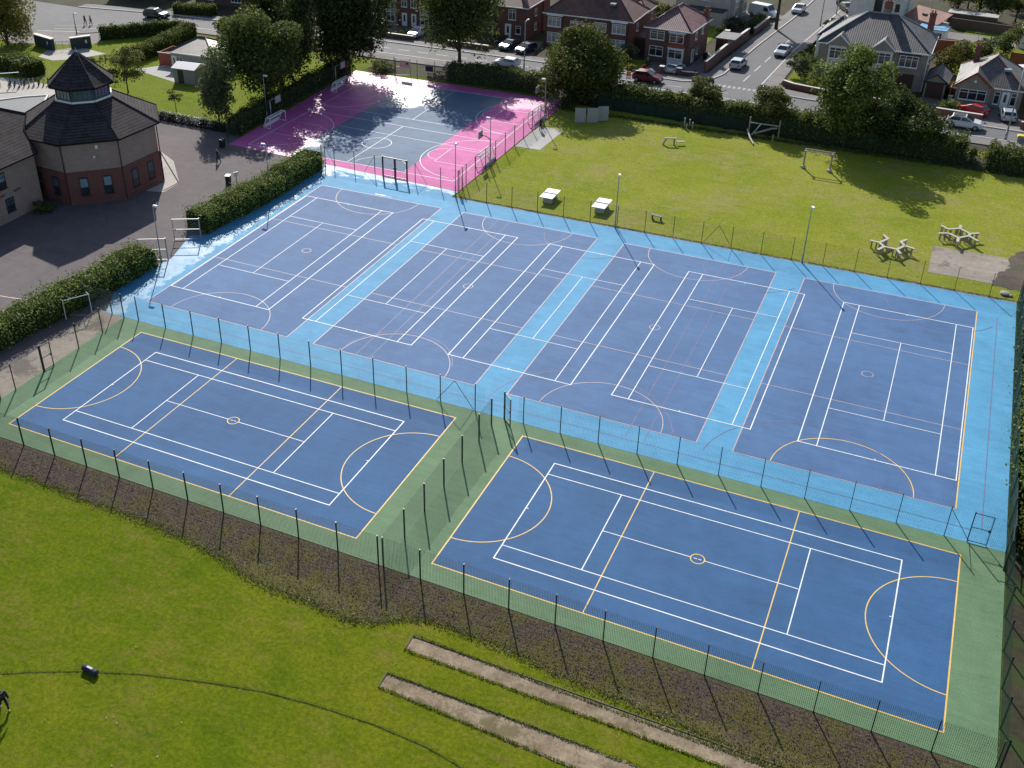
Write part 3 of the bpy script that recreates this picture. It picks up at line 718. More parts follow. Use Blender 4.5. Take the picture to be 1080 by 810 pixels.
# ------------------------------------------------------------------ fences
def fence(label, a, b, posts, h, mat_post='post_green', wire=.10, wr=.006, group='weldmesh court fences', mesh_h=None, braces=(), pr=.045, hs=.2, gaps=()):
    A = Vector((*a, 0)); B = Vector((*b, 0)); d = (B - A); L = d.length; d.normalize(); ang = math.atan2(d.y, d.x)
    t = thing('mesh_fence', label, 'fence', (a[0], a[1], 0), ang, group)
    p = MB().box(0, 0, -.05, pr * 1.2, pr * 2, h + .05).box(0, 0, h, pr * 1.5, pr * 2.4, .02); p0 = p.build('post', mat_post, t); p0.location = (posts[0], 0, 0)
    for s in posts[1:]:
        c = p0.copy(); C.objects.link(c); c.parent = t; c.location = (s, 0, 0)
    mb = MB(); mh = mesh_h or h - .05; off = pr + .012
    def open_(s): return any(g0 < s < g1 for g0, g1 in gaps)
    n = int(L / wire)
    for i in range(n + 1):
        s = i * wire
        if open_(s): continue
        k = len(mb.v)
        for zz in (.04, mh):
            mb.v += [(s - wr, off, zz), (s + wr, off, zz), (s, off + wr * 1.6, zz)]
        mb.f += [(k, k + 1, k + 4, k + 3), (k + 1, k + 2, k + 5, k + 4), (k + 2, k, k + 3, k + 5)]; mb.mi += [0] * 3
    segs = []; s0 = 0
    for g0, g1 in sorted(gaps): segs.append((s0, g0)); s0 = g1
    segs.append((s0, L))
    for s0, s1 in segs:
        if s1 - s0 < .1: continue
        z = .06
        while z < mh + .01:
            mb.beam((s0, off - .012, z), (s1, off - .012, z), wr * .9, wr * .9); z += hs
    mb.build('mesh_panel', 'wire_green', t, uv=False)
    for s, dx in braces:
        MB().tube((s, 0, h * .92), (s + dx, 0, .05), .022, .022, 6).build('brace', mat_post, t)
    return t
def steps(a, b, d=3.0):
    out = []; s = a
    while s <= b + 1e-3: out.append(round(s, 3)); s += d
    return out
H = 2.45
fence('long dark green mesh fence nearest the viewer, between the bark bank and the green surround', (-36.1, -1.6), (33.15, -1.6), [.05] + steps(3.1, 33.2) + [33.45] + steps(36.1, 69.3) , H, wr=.0085, pr=.05)
fence('short oblique mesh fence crossing the left corner of the green surround', (-39.2, 2.2), (-36.15, -1.5), [0., 1.6, 4.0], H)
fence('mesh fence beside the hedge at the left end of the green surround', (-39.1, 2.3), (-39.1, 16.7), [1.4, 4.45, 8.55, 11.5, 14.3], H, gaps=[(4.5, 5.5)])
fence('long mesh fence dividing the green surround from the light blue surface', (-43.9, 16.82), (33.1, 16.82), steps(.25, 39.8) + steps(43.3, 73.4), H, wr=.004, pr=.042, braces=((37.5, -1.6), (37.5, 1.6), (73.3, 1.5)), gaps=[(40.0, 42.9), (73.7, 75.8)])
fence('mesh fence running between the two green-edged courts', (-2.7, -1.5), (-2.7, 15.6), [2.9, 5.8, 8.8, 11.8, 14.75, 17.05], H, pr=.05)
fence('long mesh fence between the light blue surface and the playing field', (-24.3, 53.95), (33.1, 53.95), steps(1.1, 57.3), H, wr=.004, pr=.04, braces=((29.7, -1.5), (29.7, 1.5)))
fence('low tall-posted fence between the pink court and the slate courts', (-42.9, 56.2), (-24.4, 55.65), [.1, .6, 1.9, 4.7, 7.5, 12.9, 16.2, 18.4], H, wr=.004, pr=.04, gaps=[(8.5, 11.9)], braces=((.6, 1.5), (7.5, -1.5), (12.9, 1.5)))
fence('mesh fence along the grass side of the pink court', (-24.4, 55.7), (-24.4, 91.), [0, .9, 1.9] + steps(4.4, 35.4, 2.95), 2.6, wr=.004, pr=.04, braces=((.1, 1.2),))
fence('mesh fence behind the far goal line of the pink court', (-58.2, 91.25), (-24.4, 91.25), [6.4, 10.2, 13.1, 15.7] + steps(18.7, 33.7), 2.9, wr=.004, pr=.04, gaps=[(6.5, 11.4)])
fence('mesh fence under the trees on the left side of the pink court', (-57.2, 57.2), (-58.45, 91.1), steps(.1, 33.9), 2.5, wr=.004, pr=.035)
fence('green mesh fence leaning out over the bushes on the right of the courts', (33.25, -1.5), (33.25, 54.), steps(.1, 55.5), 2.45, wr=.0045, pr=.05)
fence('dark mesh fence in front of the roadside hedge beyond the grass', (-20.6, 90.0), (33.6, 87.6), steps(.2, 54.2), 2.3, wr=.005, pr=.035)
# green netting tied to the side and roadside fences
t = MB(); t.box(0, 0, 0, .02, 37.0, 1.7); o = t.build('windbreak_netting', 'net_teal'); o.location = (33.36, 35.4, .08); setmeta(o, 'dark green windbreak netting tied along the right-hand court fence', 'netting')
t = MB()
for i in range(26): t.box(i * .9 + .45, .02 * math.sin(i * 2.1), 0, .9, .02, 1.45 + .12 * math.sin(i * 1.7))
o = t.build('windbreak_netting', 'green_mesh_cloth'); o.location = (-19.8, 90.05, .1); o.rotation_euler = (0, 0, -.0442); setmeta(o, 'dark green netting on the roadside fence beyond the playing field', 'netting')

def gate(label, x, y, rz, w, h, mat, grp, midrail=True, wire=True, r=.04, loc2=None):
    t = thing('gate', label, 'gate', (x, y, 0), rz, grp)
    f = MB().box(0, 0, 0, r * 2.4, r * 2.4, h + .1).beam((0, 0, h), (w, 0, h), r * 1.6, r * 1.6).beam((0, 0, .12), (w, 0, .12), r * 1.6, r * 1.6).box(w, 0, .02, r * 1.6, r * 1.6, h)
    if midrail: f.beam((0, 0, h * .52), (w, 0, h * .52), r * 1.4, r * 1.4)
    f.build('frame', mat, t)
    m = MB(); i = 0
    while i * .1 < w: m.box(i * .1, 0, .14, .008, .008, h - .16); i += 1
    m.build('mesh_infill', 'wire_green' if mat != 'galvanised' else 'galvanised', t, uv=False)
    MB().box(w * .93, 0, h * .48, .12, .09, .16).build('latch', 'black_plastic', t)
    return t
gate('open dark green gate leaf standing between the two green-edged courts', -2.15, 16.75, rad(-42), 1.05, 2.4, 'post_green', None)
gate('narrow green gate in the fence beside the left green-edged court', -39.1, 6.85, rad(82), .95, 2.35, 'post_green', None)
gate('dark gate with raised top bar at the right end of the dividing fence', 30.8, 16.82, rad(0), 1.15, 2.4, 'post_green', None, r=.026)
gate('galvanised gate leaf swung open at the end of the far clipped hedge', -42.85, 32.8, rad(208), 2.7, 2.35, 'galvanised', 'galvanised yard gates')
gate('galvanised gate leaf swung open beside the lamp column and near hedge', -42.9, 27.55, rad(208), 2.7, 2.35, 'galvanised', 'galvanised yard gates')
gate('tall dark double gate onto the pink court, left leaf', -34.3, 55.95, rad(-1.5), 1.55, 2.4, 'post_green', 'gates onto the pink court', False, r=.06)
gate('tall dark double gate onto the pink court, right leaf', -31.1, 55.85, rad(178.5), 1.5, 2.4, 'post_green', 'gates onto the pink court', False, r=.06)
gate('dark gate standing half open in the fence behind the pink court', -51.6, 91.25, rad(20), 2.2, 2.6, 'post_green', None)
gate('green gate at the right-hand end of the dividing fence, against the bushes', 33.05, 14.9, rad(88), 1.7, 2.4, 'post_green', None)
# white-railed goal frame leaning behind the left hedge corner
t = thing('small_goal', 'small white goal frame tucked against the left hedge and fence corner', 'goal', (-43.6, 14.2, 0), rad(58))
MB().path([(0, 0, 0), (0, 0, 1.9)], .035, 8).build('post', 'white_metal', t); MB().path([(2.3, 0, 0), (2.3, 0, 1.9)], .035, 8).build('post', 'white_metal', t)
MB().path([(0, 0, 1.9), (2.3, 0, 1.9)], .035, 8).path([(0, 0, 1.9), (-.0, .9, 1.7)], .03, 8).path([(2.3, 0, 1.9), (2.3, .9, 1.7)], .03, 8).build('crossbar', 'white_metal', t)
# ------------------------------------------------------------------ roads and town ground
sheet('town_ground', [(-260, 92.2), (-103, 97.5), (-58, 97.5), (-58, 92.2), (200, 92.2), (200, 420), (-260, 420)], -.050, 'garden_earth')
sheet('left_verge_ground', [(-260, 20), (-118, 20), (-118, 84), (-103, 97.5), (-260, 97.5)], -.048, 'verge_grass')
sheet('road', [(-260, 60), (-125, 84.), (-111, 92.6), (-103.5, 99.), (-96, 100.6), (-58, 101.), (-20, 101.4), (-7, 101.4), (33, 99.6), (160, 95), (160, 101.5), (34, 103.9), (5, 105.8), (.5, 106.5), (-1.6, 109.5), (-.6, 130), (1.5, 151), (4.6, 190), (10, 250), (4, 250), (-1.6, 190), (-4.2, 151), (-6.3, 130), (-7.6, 112.5), (-9.0, 108.2), (-12, 106.6), (-58, 107.0), (-104, 106.3), (-125, 103.5), (-260, 108)], -.030, 'road_tarmac')
def kerb(pts, w=.15, h=.12, z=-.03):
    mb = MB()
    for a, b in zip(pts[:-1], pts[1:]): mb.beam((a[0], a[1], z + h / 2), (b[0], b[1], z + h / 2), w, h + .04)
    setmeta(mb.build('kerb', 'coping'), kind='structure')
def pave(name, poly, mat='pavement', z0=-.055, z1=.075):
    o = MB().prism(poly, z0, z1).build(name, mat, uv=False); o['kind'] = 'structure'
n_edge = [(-112, 94.6), (-104, 100.8), (-96, 102.4)]
pave('pavement', [(-124, 103.8), (-104, 106.5), (-58, 107.2), (-12.3, 106.8), (-9.2, 108.5), (-7.8, 112.6), (-6.5, 130), (-4.4, 151), (-1.9, 190), (-3.7, 190), (-6.3, 151), (-8.4, 131), (-9.9, 112.5), (-12, 109), (-58, 109.2), (-104, 108.6), (-124, 106)])
pave('pavement', [(-1.4, 109.7), (.6, 106.8), (5, 106.0), (34, 104.1), (90, 102.2), (90, 104), (34, 106), (7, 107.8), (2., 109.2), (.9, 111), (1.2, 130), (3.2, 151), (6., 190), (4.8, 190), (1.7, 151), (-.4, 130)])
pave('pavement', [(-58, 98.), (-20, 98.6), (-7, 98.6), (33, 96.8), (90, 94.5), (90, 97.4), (33, 99.4), (-7, 101.2), (-20, 101.2), (-58, 100.8)])
pave('pavement', [(-103.4, 96.2), (-96, 98.2), (-58, 98.0), (-58, 100.8), (-96, 100.4), (-103.2, 98.6), (-112, 91.5), (-111, 89.)], 'pavement')
sheet('forecourt', [(-125, 84), (-117, 80.4), (-104.5, 84.6), (-103, 96), (-111, 92.4), (-113, 91.)], -.020, 'pavement')
kerb([(-124, 103.7), (-104, 106.4), (-58, 107.1), (-12.2, 106.7), (-9.1, 108.4), (-7.7, 112.6), (-6.4, 130), (-4.3, 151), (-1.8, 190)])
kerb([(-1.5, 109.6), (.5, 106.7), (5, 105.9), (34, 104.0), (90, 102.1)]); kerb([(-1.5, 109.7), (-.5, 130), (1.6, 151), (4.7, 190)])
kerb([(-111.5, 91.9), (-103.4, 98.9), (-96, 100.5), (-58, 100.95), (-20, 101.35), (-7, 101.3), (33, 99.5), (90, 97.5)])
l = MB(); z = -.026
for y in (110.6, 116.2, 121.8, 127.4, 133.): l.line(-4.35 + (y - 110) * .075, y, -4.35 + (y + 3.6 - 110) * .075, y + 3.4, .13, z)
for i in range(9): l.line(-7.2 + i * .72, 106.85 - i * .02, -6.8 + i * .72, 106.84 - i * .02, .22, z)
for i in range(9): l.line(-7.2 + i * .72, 107.35 - i * .02, -6.8 + i * .72, 107.34 - i * .02, .22, z)
for i in range(26): l.line(-92 + i * 3.4, 104.0, -90 + i * 3.4, 104.02, .09, z)
l.line(-118.8, 88.0, -110.8, 91.0, .15, -.016); l.line(-117, 90.2, -112, 92.1, .12, -.016)
setmeta(l.build('road_markings', 'line_road', uv=False), kind='structure')
t = MB(); t.ring(-120.5, 101.5, -.016, 9.8, .16, rad(-78), rad(-34), 20); setmeta(t.build('worn_red_line', 'line_red_worn', uv=False), kind='structure')
# yard markings: two faint worn pinkish arcs
t = MB(); t.ring(-54.5, 35.5, -.012, 20.6, .14, rad(-98), rad(-60), 30); t.ring(-53.6, 34.7, -.012, 22., .12, rad(-98), rad(-60), 30)
setmeta(t.build('yard_markings', 'line_salmon', uv=False), kind='structure')
t = MB(); t.line(-63, 51.2, -54.7, 44.2, .14, -.010); t.line(-54.7, 44.2, -54.7, 41.5, .14, -.010); setmeta(t.build('drain_channel', 'fascia_dark', uv=False), kind='structure')
# front gardens and drives
for gi, (nm, poly, mt) in enumerate((
    ('driveway', [(-44.5, 109.2), (-37, 109.2), (-38.6, 118), (-43.5, 118)], 'drive_paving'), ('driveway', [(-33, 109.1), (-24.5, 109.0), (-25, 116), (-34, 116)], 'drive_paving'),
    ('driveway', [(-18.8, 109), (-10.3, 111.9), (-10.4, 119), (-12.8, 124), (-13.4, 114.5), (-19.5, 114.8)], 'drive_paving'),
    ('driveway', [(-65.5, 109.2), (-56, 109.2), (-56, 117), (-65.5, 117)], 'drive_paving'),
    ('driveway', [(28.6, 104.9), (33.0, 104.9), (32.2, 113.2), (24.6, 113.4), (24.2, 109.8), (27.5, 107.4)], 'drive_paving'),
    ('driveway', [(19.2, 107), (23, 106.8), (23, 114), (19.8, 114)], 'drive_paving'), ('driveway', [(-17, 143), (-6.6, 141), (-6, 152), (-12, 155)], 'drive_paving'),
    ('driveway', [(1.8, 152), (6.8, 150.5), (5, 163), (2.6, 163)], 'pale_paving'), ('driveway', [(2.2, 138.5), (5.5, 137), (6, 148.5), (3, 149)], 'pale_paving'),
    ('front_garden', [(1.3, 110), (8.2, 109.2), (4.2, 117), (4.2, 128), (1.7, 130)], 'verge_grass'), ('front_garden', [(-23.4, 109.3), (-18.9, 109.3), (-19.8, 114.5), (-23.2, 114.5)], 'verge_grass'),
    ('back_garden', [(20, 123), (36, 122), (40, 156), (24, 158)], 'verge_grass'), ('back_garden', [(-36, 126), (-14, 126), (-14, 140), (-36, 142)], 'verge_grass'),
    ('back_lane', [(20.5, 148.5), (34, 146.5), (35, 151.0), (21, 153.0)], 'pavement'))):
    sheet(nm, poly, -.0455 + gi * .0035, mt)

# ------------------------------------------------------------------ lamp columns
def lamp(label, x, y, h=6., arm=0., az=0., r=.055, group='court lamp columns', mat='galvanised', hgt=.0):
    t = thing('lamp_column', label, 'lamp post', (x, y, 0), az, group)
    MB().tube((0, 0, 0), (0, 0, 1.2), r * 1.5, r * 1.5, 10).tube((0, 0, 1.2), (0, 0, h), r, r * .75, 10).tube((0, 0, h - .05), (arm + .02, 0, h + .06), r * .6, r * .5, 8).build('column', mat, t, True)
    hd = MB().box(arm + .22, 0, h - .02, .62, .26, .15, 0, 0, .75).build('lamp_head', 'white_metal', t, bevel=.03)
    MB().box(arm + .25, 0, h - .045, .42, .2, .025).build('lens', 'lamp_lens', hd)
    return t
lamp('lamp column on the grass edge nearest the two white table-tennis tables', -5.35, 53.75, 6., .1, rad(-60))
lamp('lamp column on the grass edge towards the zigzag timber benches', 13.87, 53.75, 6., .1, rad(-60))
lamp('lamp column at the near right corner of the pink court', -24.1, 54.15, 6., .1, rad(100))
lamp('lamp column behind the nearer right-hand hoop of the pink court', -24.15, 63.8, 6., .1, rad(180))
lamp('lamp column at the far right corner of the pink court, by the domed tree', -23.8, 80.55, 6., .1, rad(180))
lamp('lamp column rising out of the long hedge beside the yard', -42.9, 45.4, 6., .1, rad(180))
lamp('lamp column between the two clipped yard hedges, by the open gates', -43.3, 27.0, 6., .1, rad(0))
lamp('lamp column in the trees behind the nearer left-hand hoop', -57.6, 66.5, 6., .1, rad(0))
lamp('lamp column in the trees behind the farther left-hand hoop', -58.8, 85.4, 6., .1, rad(0))
lamp('tall grey street lamp on the near kerb beside the domed tree', -35.2, 101.4, 7.4, .9, rad(90), .09, None)
lamp('slender street lamp on the far kerb of the side road', .76, 147.8, 7.5, .9, rad(180), .08, 'street lamps')
lamp('street lamp at the far top of the side road by parked cars', 2.1, 156.9, 7.5, .9, rad(180), .08, 'street lamps')
lamp('thin dark lamp column at the school entrance forecourt', -110.9, 89.0, 3.4, .2, rad(0), .06, None, 'dark_metal')
lamp('pale street lamp on the near pavement by the white car, right edge of the road', 31.05, 100.1, 9., 1.1, rad(90), .10, None)

# ------------------------------------------------------------------ recessed goals with basketball hoops
def goal(label, x, y, rz, w=3.6):
    t = thing('goal', label, 'goal', (x, y, 0), rz, 'ball court goals'); r = .05; d = 1.0; h = 1.35
    f = MB()
    for s in (-w / 2, w / 2):
        f.path([(0, s, 0), (0, s, h), (d * .55, s, h), (d, s, 0), (0, s, .03)], r, 8)
    f.path([(0, -w / 2, h), (0, w / 2, h)], r * 1.3, 8).path([(d * .55, -w / 2, h), (d * .55, w / 2, h)], r, 8).path([(d, -w / 2, .04), (d, w / 2, .04)], r, 8)
    f.build('frame', 'white_metal', t, True)
    n = MB(); k = int(w / .16)
    for i in range(k + 1):
        s = -w / 2 + w * i / k; n.beam((d * .55, s, h), (d, s, 0), .012, .012); n.beam((0, s, h), (d * .55, s, h), .012, .012)
    for i in range(9):
        q = i / 8; n.beam((d * .55 + d * .45 * q, -w / 2, h * (1 - q)), (d * .55 + d * .45 * q, w / 2, h * (1 - q)), .012, .012)
    n.build('net', 'white_metal', t, uv=False)
    p = MB(); p.box(d + .05, 0, 0, .04, w, .35); p.build('kickboard', 'white_upvc', t)
    return t
goal('white-framed goal on the grass side of the pink court, nearer the slate courts', -25.75, 65.0, 0)
goal('white-framed goal on the grass side of the pink court, beside the concrete pad', -25.85, 81.8, 0)
goal('white-framed goal under the trees left of the pink court, nearer the yard', -55.35, 65.7, PI)
goal('white-framed goal under the trees left of the pink court, farther from the yard', -55.35, 82.4, PI)
def hoop(label, x, y, rz, mat='dark_metal', board='panel_grey'):
    t = thing('basketball_hoop', label, 'basketball hoop', (x, y, 0), rz, 'basketball hoops')
    MB().path([(0, 0, 0), (0, 0, 2.9)], .07, 10).path([(0, 0, 2.85), (-.5, 0, 3.2), (-1.25, 0, 3.25)], .055, 8).build('pole', mat, t, True)
    b = MB().box(-1.3, 0, 2.85, .05, 1.2, .9).build('backboard', board, t)
    MB().box(-1.332, 0, 3.0, .012, .5, .03).box(-1.332, 0, 3.4, .012, .5, .03).box(-1.332, -.25, 3.0, .012, .03, .43).box(-1.332, .25, 3.0, .012, .03, .43).build('target_square', 'white_metal', b)
    r = MB(); 
    for i in range(16):
        a, c = 2 * PI * i / 16, 2 * PI * (i + 1) / 16; r.tube((-1.58 + .23 * math.cos(a), .23 * math.sin(a), 3.0), (-1.58 + .23 * math.cos(c), .23 * math.sin(c), 3.0), .012, .012, 5)
    r.build('ring', 'red_gloss', t)
hoop('dark basketball hoop above the nearer right-hand goal of the pink court', -24.75, 65.2, 0)
hoop('dark basketball hoop above the farther right-hand goal of the pink court', -25.0, 84.2, 0)
hoop('pale basketball hoop among the branches by the nearer left-hand goal', -56.7, 66.2, PI, 'galvanised')
hoop('pale basketball hoop among the branches by the farther left-hand goal', -56.9, 83.0, PI, 'galvanised')

# ------------------------------------------------------------------ things on the playing field
def tt(label, x, y, rz):
    t = thing('table_tennis_table', label, 'table tennis table', (x, y, 0), rz, 'outdoor table tennis tables')
    MB().box(0, 0, .68, 1.53, 2.74, .08).build('tabletop', 'table_white', t, bevel=.02)
    for s in (-.75, .75): MB().box(0, s, 0, 1.0, .5, .68, 0, 0, .8).build('leg', 'concrete', t)
    MB().box(0, 0, .76, 1.5, .012, .09).build('net', 'white_metal', t)
tt('white table-tennis table on the grass, nearer the pink court', -14.2, 57.75, 0); tt('white table-tennis table on the grass, beside the lamp column', -8.15, 57.65, 0)
def zigzag(label, segs, spurs, z=.72):
    xs = [p[0] for s in segs for p in s]; ys = [p[1] for s in segs for p in s]; cx, cy = sum(xs) / len(xs), sum(ys) / len(ys)
    t = thing('zigzag_bench', label, 'bench', (cx, cy, 0))
    for i, (a, b) in enumerate(segs):
        a = (a[0] - cx, a[1] - cy); b = (b[0] - cx, b[1] - cy); zz = z + .006 * (i % 3)
        MB().beam((*a, zz), (*b, zz), .27, .09).build('seat', 'timber_pale', t)
        d = math.hypot(b[0] - a[0], b[1] - a[1]); n = 2
        for k in range(n):
            q = (k + .5) / n; x, y = a[0] + (b[0] - a[0]) * q, a[1] + (b[1] - a[1]) * q
            ux, uy = -(b[1] - a[1]) / d, (b[0] - a[0]) / d
            MB().path([(x + ux * .10, y + uy * .10, 0), (x + ux * .10, y + uy * .10, z - .045)], .055, 7).path([(x - ux * .10, y - uy * .10, 0), (x - ux * .10, y - uy * .10, z - .045)], .055, 7).build('leg', 'timber_grey', t)
    return t
A_ = [((20.41, 62.27), (20.96, 61.49)), ((20.96, 61.49), (20.27, 60.15)), ((20.27, 60.15), (19.34, 60.32)), ((20.27, 60.15), (20.81, 59.39)), ((20.81, 59.39), (20.32, 58.37)), ((20.81, 59.39), (22.02, 59.25)), ((22.02, 59.25), (22.47, 58.40)), ((22.02, 59.25), (22.65, 60.46)), ((22.65, 60.46), (22.19, 61.26)), ((22.19, 61.26), (22.71, 62.12)), ((22.65, 60.46), (23.64, 60.13))]
B_ = [((25.57, 67.26), (26.31, 66.53)), ((26.31, 66.53), (27.40, 67.26)), ((27.40, 67.26), (27.43, 68.14)), ((27.40, 67.26), (28.43, 66.27)), ((28.43, 66.27), (29.30, 66.89)), ((28.43, 66.27), (28.32, 65.7)), ((28.32, 65.7), (29.24, 64.79)), ((28.32, 65.7), (27.39, 64.74)), ((27.39, 64.74), (26.37, 65.51)), ((26.37, 65.51), (25.49, 65.09)), ((27.39, 64.74), (27.38, 63.70))]
zigzag('open zigzag of pale timber benches on the grass, nearer the fence', A_, None)
zigzag('closed hexagon of pale timber benches with spurs, beside the old concrete pad', B_, None)
t = thing('balance_bars', 'two timber posts carrying a pair of rails, boulders at their feet', 'trim trail', (9.55, 79.65, 0))
for s in (0, 3.05):
    for q in (0, -.0): pass
    MB().path([(s, 0, -.1), (s, 0, 2.05)], .10, 8).build('post', 'timber_grey', t); MB().beam((s, -.45, 2.1), (s, .45, 2.1), .14, .12).build('crosspiece', 'timber_grey', t)
    MB().ball((s + .05, -.12, .1), .27, 9, 6, 0, .8).ball((s - .18, .1, .05), .2, 8, 5, 0, .8).build('boulder', 'stone_grey', t)
for q in (-.36, .36): MB().path([(-.15, q, 2.2), (3.3, q, 2.2)], .065, 8).build('rail', 'timber_pale', t)
t = thing('climbing_frame', 'weathered timber climbing frame with leaning poles by the roadside hedge', 'climbing frame', (1.2, 88.0, 0), 0)
for x, y, h in ((0, .3, 2.3), (3.7, .6, 2.3), (3.3, -1., .9)): MB().path([(x, y, 0), (x, y, h)], .09, 8).build('post', 'timber_grey', t)
MB().path([(0, .3, 1.6), (3.7, .6, 1.5)], .08, 8).build('rail', 'timber_pale', t); MB().path([(.9, -.6, .55), (2.9, -.2, 1.35), (3.5, .0, 1.4)], .11, 8).build('log', 'timber_grey', t)
MB().path([(-.15, 0, .75), (.65, -1.9, .35), (1.4, -3.3, .12)], .11, 8).build('log', 'timber_pale', t); MB().path([(.6, -.9, .4), (1.5, .2, 1.7)], .07, 8).build('log', 'timber_pale', t)
t = thing('log_bench', 'low bench of logs with one leaning end alone in the middle of the grass', 'bench', (-7.7, 80.1, 0), rad(10))
MB().path([(0, 0, 0), (.35, .1, .75)], .14, 8).build('log', 'timber_pale', t); MB().path([(1.35, .3, 0), (1.35, .3, .75)], .1, 8).build('leg', 'timber_grey', t); MB().beam((.2, .1, .8), (1.6, .35, .8), .3, .09).build('seat', 'timber_grey', t); MB().beam((1.6, .3, .4), (2.6, .7, .35), .3, .12).build('step', 'timber_pale', t)
t = thing('timber_posts', 'cluster of short timber posts half in hedge shade', 'trim trail', (-6.9, 87.3, 0))
for x, y, h in ((0, 0, 1.3), (.6, .3, 1.1), (1.1, -.1, .9), (.4, -.5, .6)): MB().path([(x, y, 0), (x, y, h)], .1, 8).build('post', 'timber_grey', t)
t = thing('screen_panels', 'three grey slatted panels standing folded on the grass', 'screen', (-20.5, 83.0, 0), rad(20))
for i, (x, y, rz) in enumerate(((.75, 0, 0), (2.35, .1, rad(3)), (3.75, .95, rad(12)))):
    p = MB().box(x, y, .05, 1.42, .06, 1.95, rz)
    for k in range(8): p.box(x, y, .12 + k * .235, 1.42, .09, .17, rz)
    p.build('panel', 'panel_grey', t)
t = thing('low_seat', 'small dark flat seat on the grass between two fence posts', 'seat', (-2.0, 57.7, 0), rad(-10))
MB().box(0, 0, .42, 1.3, .42, .06).build('seat', 'dark_metal', t)
for s in (-.5, .5): MB().box(s, 0, 0, .08, .3, .42).build('leg', 'dark_metal', t)
setmeta(MB().ball((32.1, 55.2, .1), .45, 10, 6, 0, .35).ball((32.6, 55.0, .05), .2, 8, 5, 0, .5).build('flat_stone', 'stone_grey'), 'flat grey stone lying in the grass corner by the bushes', 'stone')
# bins in the yard
def bin_(label, x, y, col='black_plastic', lid='black_plastic', rz=0):
    t = thing('wheelie_bin', label, 'bin', (x, y, 0), rz)
    MB().box(0, 0, .08, .5, .6, .9, 0, 0, 1.1).build('body', col, t, bevel=.03); MB().box(0, .02, .99, .6, .72, .08).build('lid', lid, t, bevel=.02)
    for s in (-.22, .22): MB().tube((s - .04, -.3, .1), (s + .04, -.3, .1), .1, .1, 10).build('wheel', 'rubber', t)
bin_('black bin at the corner of the pink court in tree shade', -56.9, 55.7)
bin_('bin with a white lid beside the long yard hedge', -49.2, 46.3, 'black_plastic', 'white_upvc', rad(20))
t = thing('notice_lectern', 'small white board on a stand at the hedge end of the yard', 'sign', (-48.5, 46.9, 0), rad(-30))
MB().box(0, 0, 0, .06, .06, .9).build('post', 'dark_metal', t); MB().box(0, 0, .85, .06, .5, .5).build('board', 'white_upvc', t)
# bicycles
def bicycle(fr='dark_metal'):
    t = thing('bicycle', 'bicycle', 'bicycle')
    for x in (-.52, .52):
        wv = MB(); n = 18
        for i in range(n):
            a, b = 2 * PI * i / n, 2 * PI * (i + 1) / n; wv.tube((x + .33 * math.cos(a), 0, .34 + .33 * math.sin(a)), (x + .33 * math.cos(b), 0, .34 + .33 * math.sin(b)), .045, .045, 5)
        for i in range(6): a = PI * i / 6; wv.tube((x + .33 * math.cos(a), 0, .34 + .33 * math.sin(a)), (x - .33 * math.cos(a), 0, .34 - .33 * math.sin(a)), .004, .004, 3)
        wv.build('wheel', 'rubber', t)
    MB().path([(-.52, 0, .34), (-.05, 0, .32), (.38, 0, .85), (-.2, 0, .88), (-.05, 0, .32)], .034, 6).path([(-.2, 0, .88), (-.52, 0, .34)], .024, 6).path([(.35, 0, .95), (.52, 0, .34)], .03, 6).box(-.05, 0, .2, .3, .16, .22).build('frame', fr, t)
    MB().path([(.28, -.3, 1.0), (.36, -.1, 1.02), (.36, .1, 1.02), (.28, .3, 1.0)], .018, 6).build('handlebar', 'galvanised', t)
    MB().box(-.22, 0, .93, .27, .15, .07, 0, 0, .8).build('saddle', 'rubber', t); return t
rb = random.Random(5); protos = [bicycle('dark_metal'), bicycle('white_metal'), bicycle('car_navy')]
for i in range(44):
    u = i / 43; o = protos[i] if i < 3 else copy_tree(protos[rb.randrange(3)])
    o.location = (-71.2 + 11.3 * u, 61.2 - .35 * u + rb.uniform(-.12, .12), -.02); o.rotation_euler = (rad(rb.uniform(-9, 9)), 0, rad(78 + rb.uniform(-26, 26)))
    setmeta(o, 'bicycle parked in the long dark row beside the school lawn', 'bicycle', 'bicycles along the school lawn')
for i in range(9):
    o = copy_tree(protos[rb.randrange(3)]); o.location = (-99.3 + i * .52, 62.7 + i * .42, -.02); o.rotation_euler = (rad(rb.uniform(-8, 8)), 0, rad(130 + rb.uniform(-8, 8)))
    setmeta(o, 'bicycle in the rack by the hedge behind the school', 'bicycle', 'bicycles in the rear rack')
t = thing('cycle_stand', 'dark hooped cycle stand frame at the left edge of the rear courtyard', 'cycle stand', (-101.5, 61.2, 0), rad(40))
for i in range(4): MB().path([(i * 1.4, 0, 0), (i * 1.4, 0, 1.9)], .05, 7).build('post', 'dark_metal' if i != 1 else 'yellow_plastic', t)
MB().beam((0, 0, 1.95), (4.2, 0, 1.95), .3, .07).build('top_rail', 'lead_grey', t)

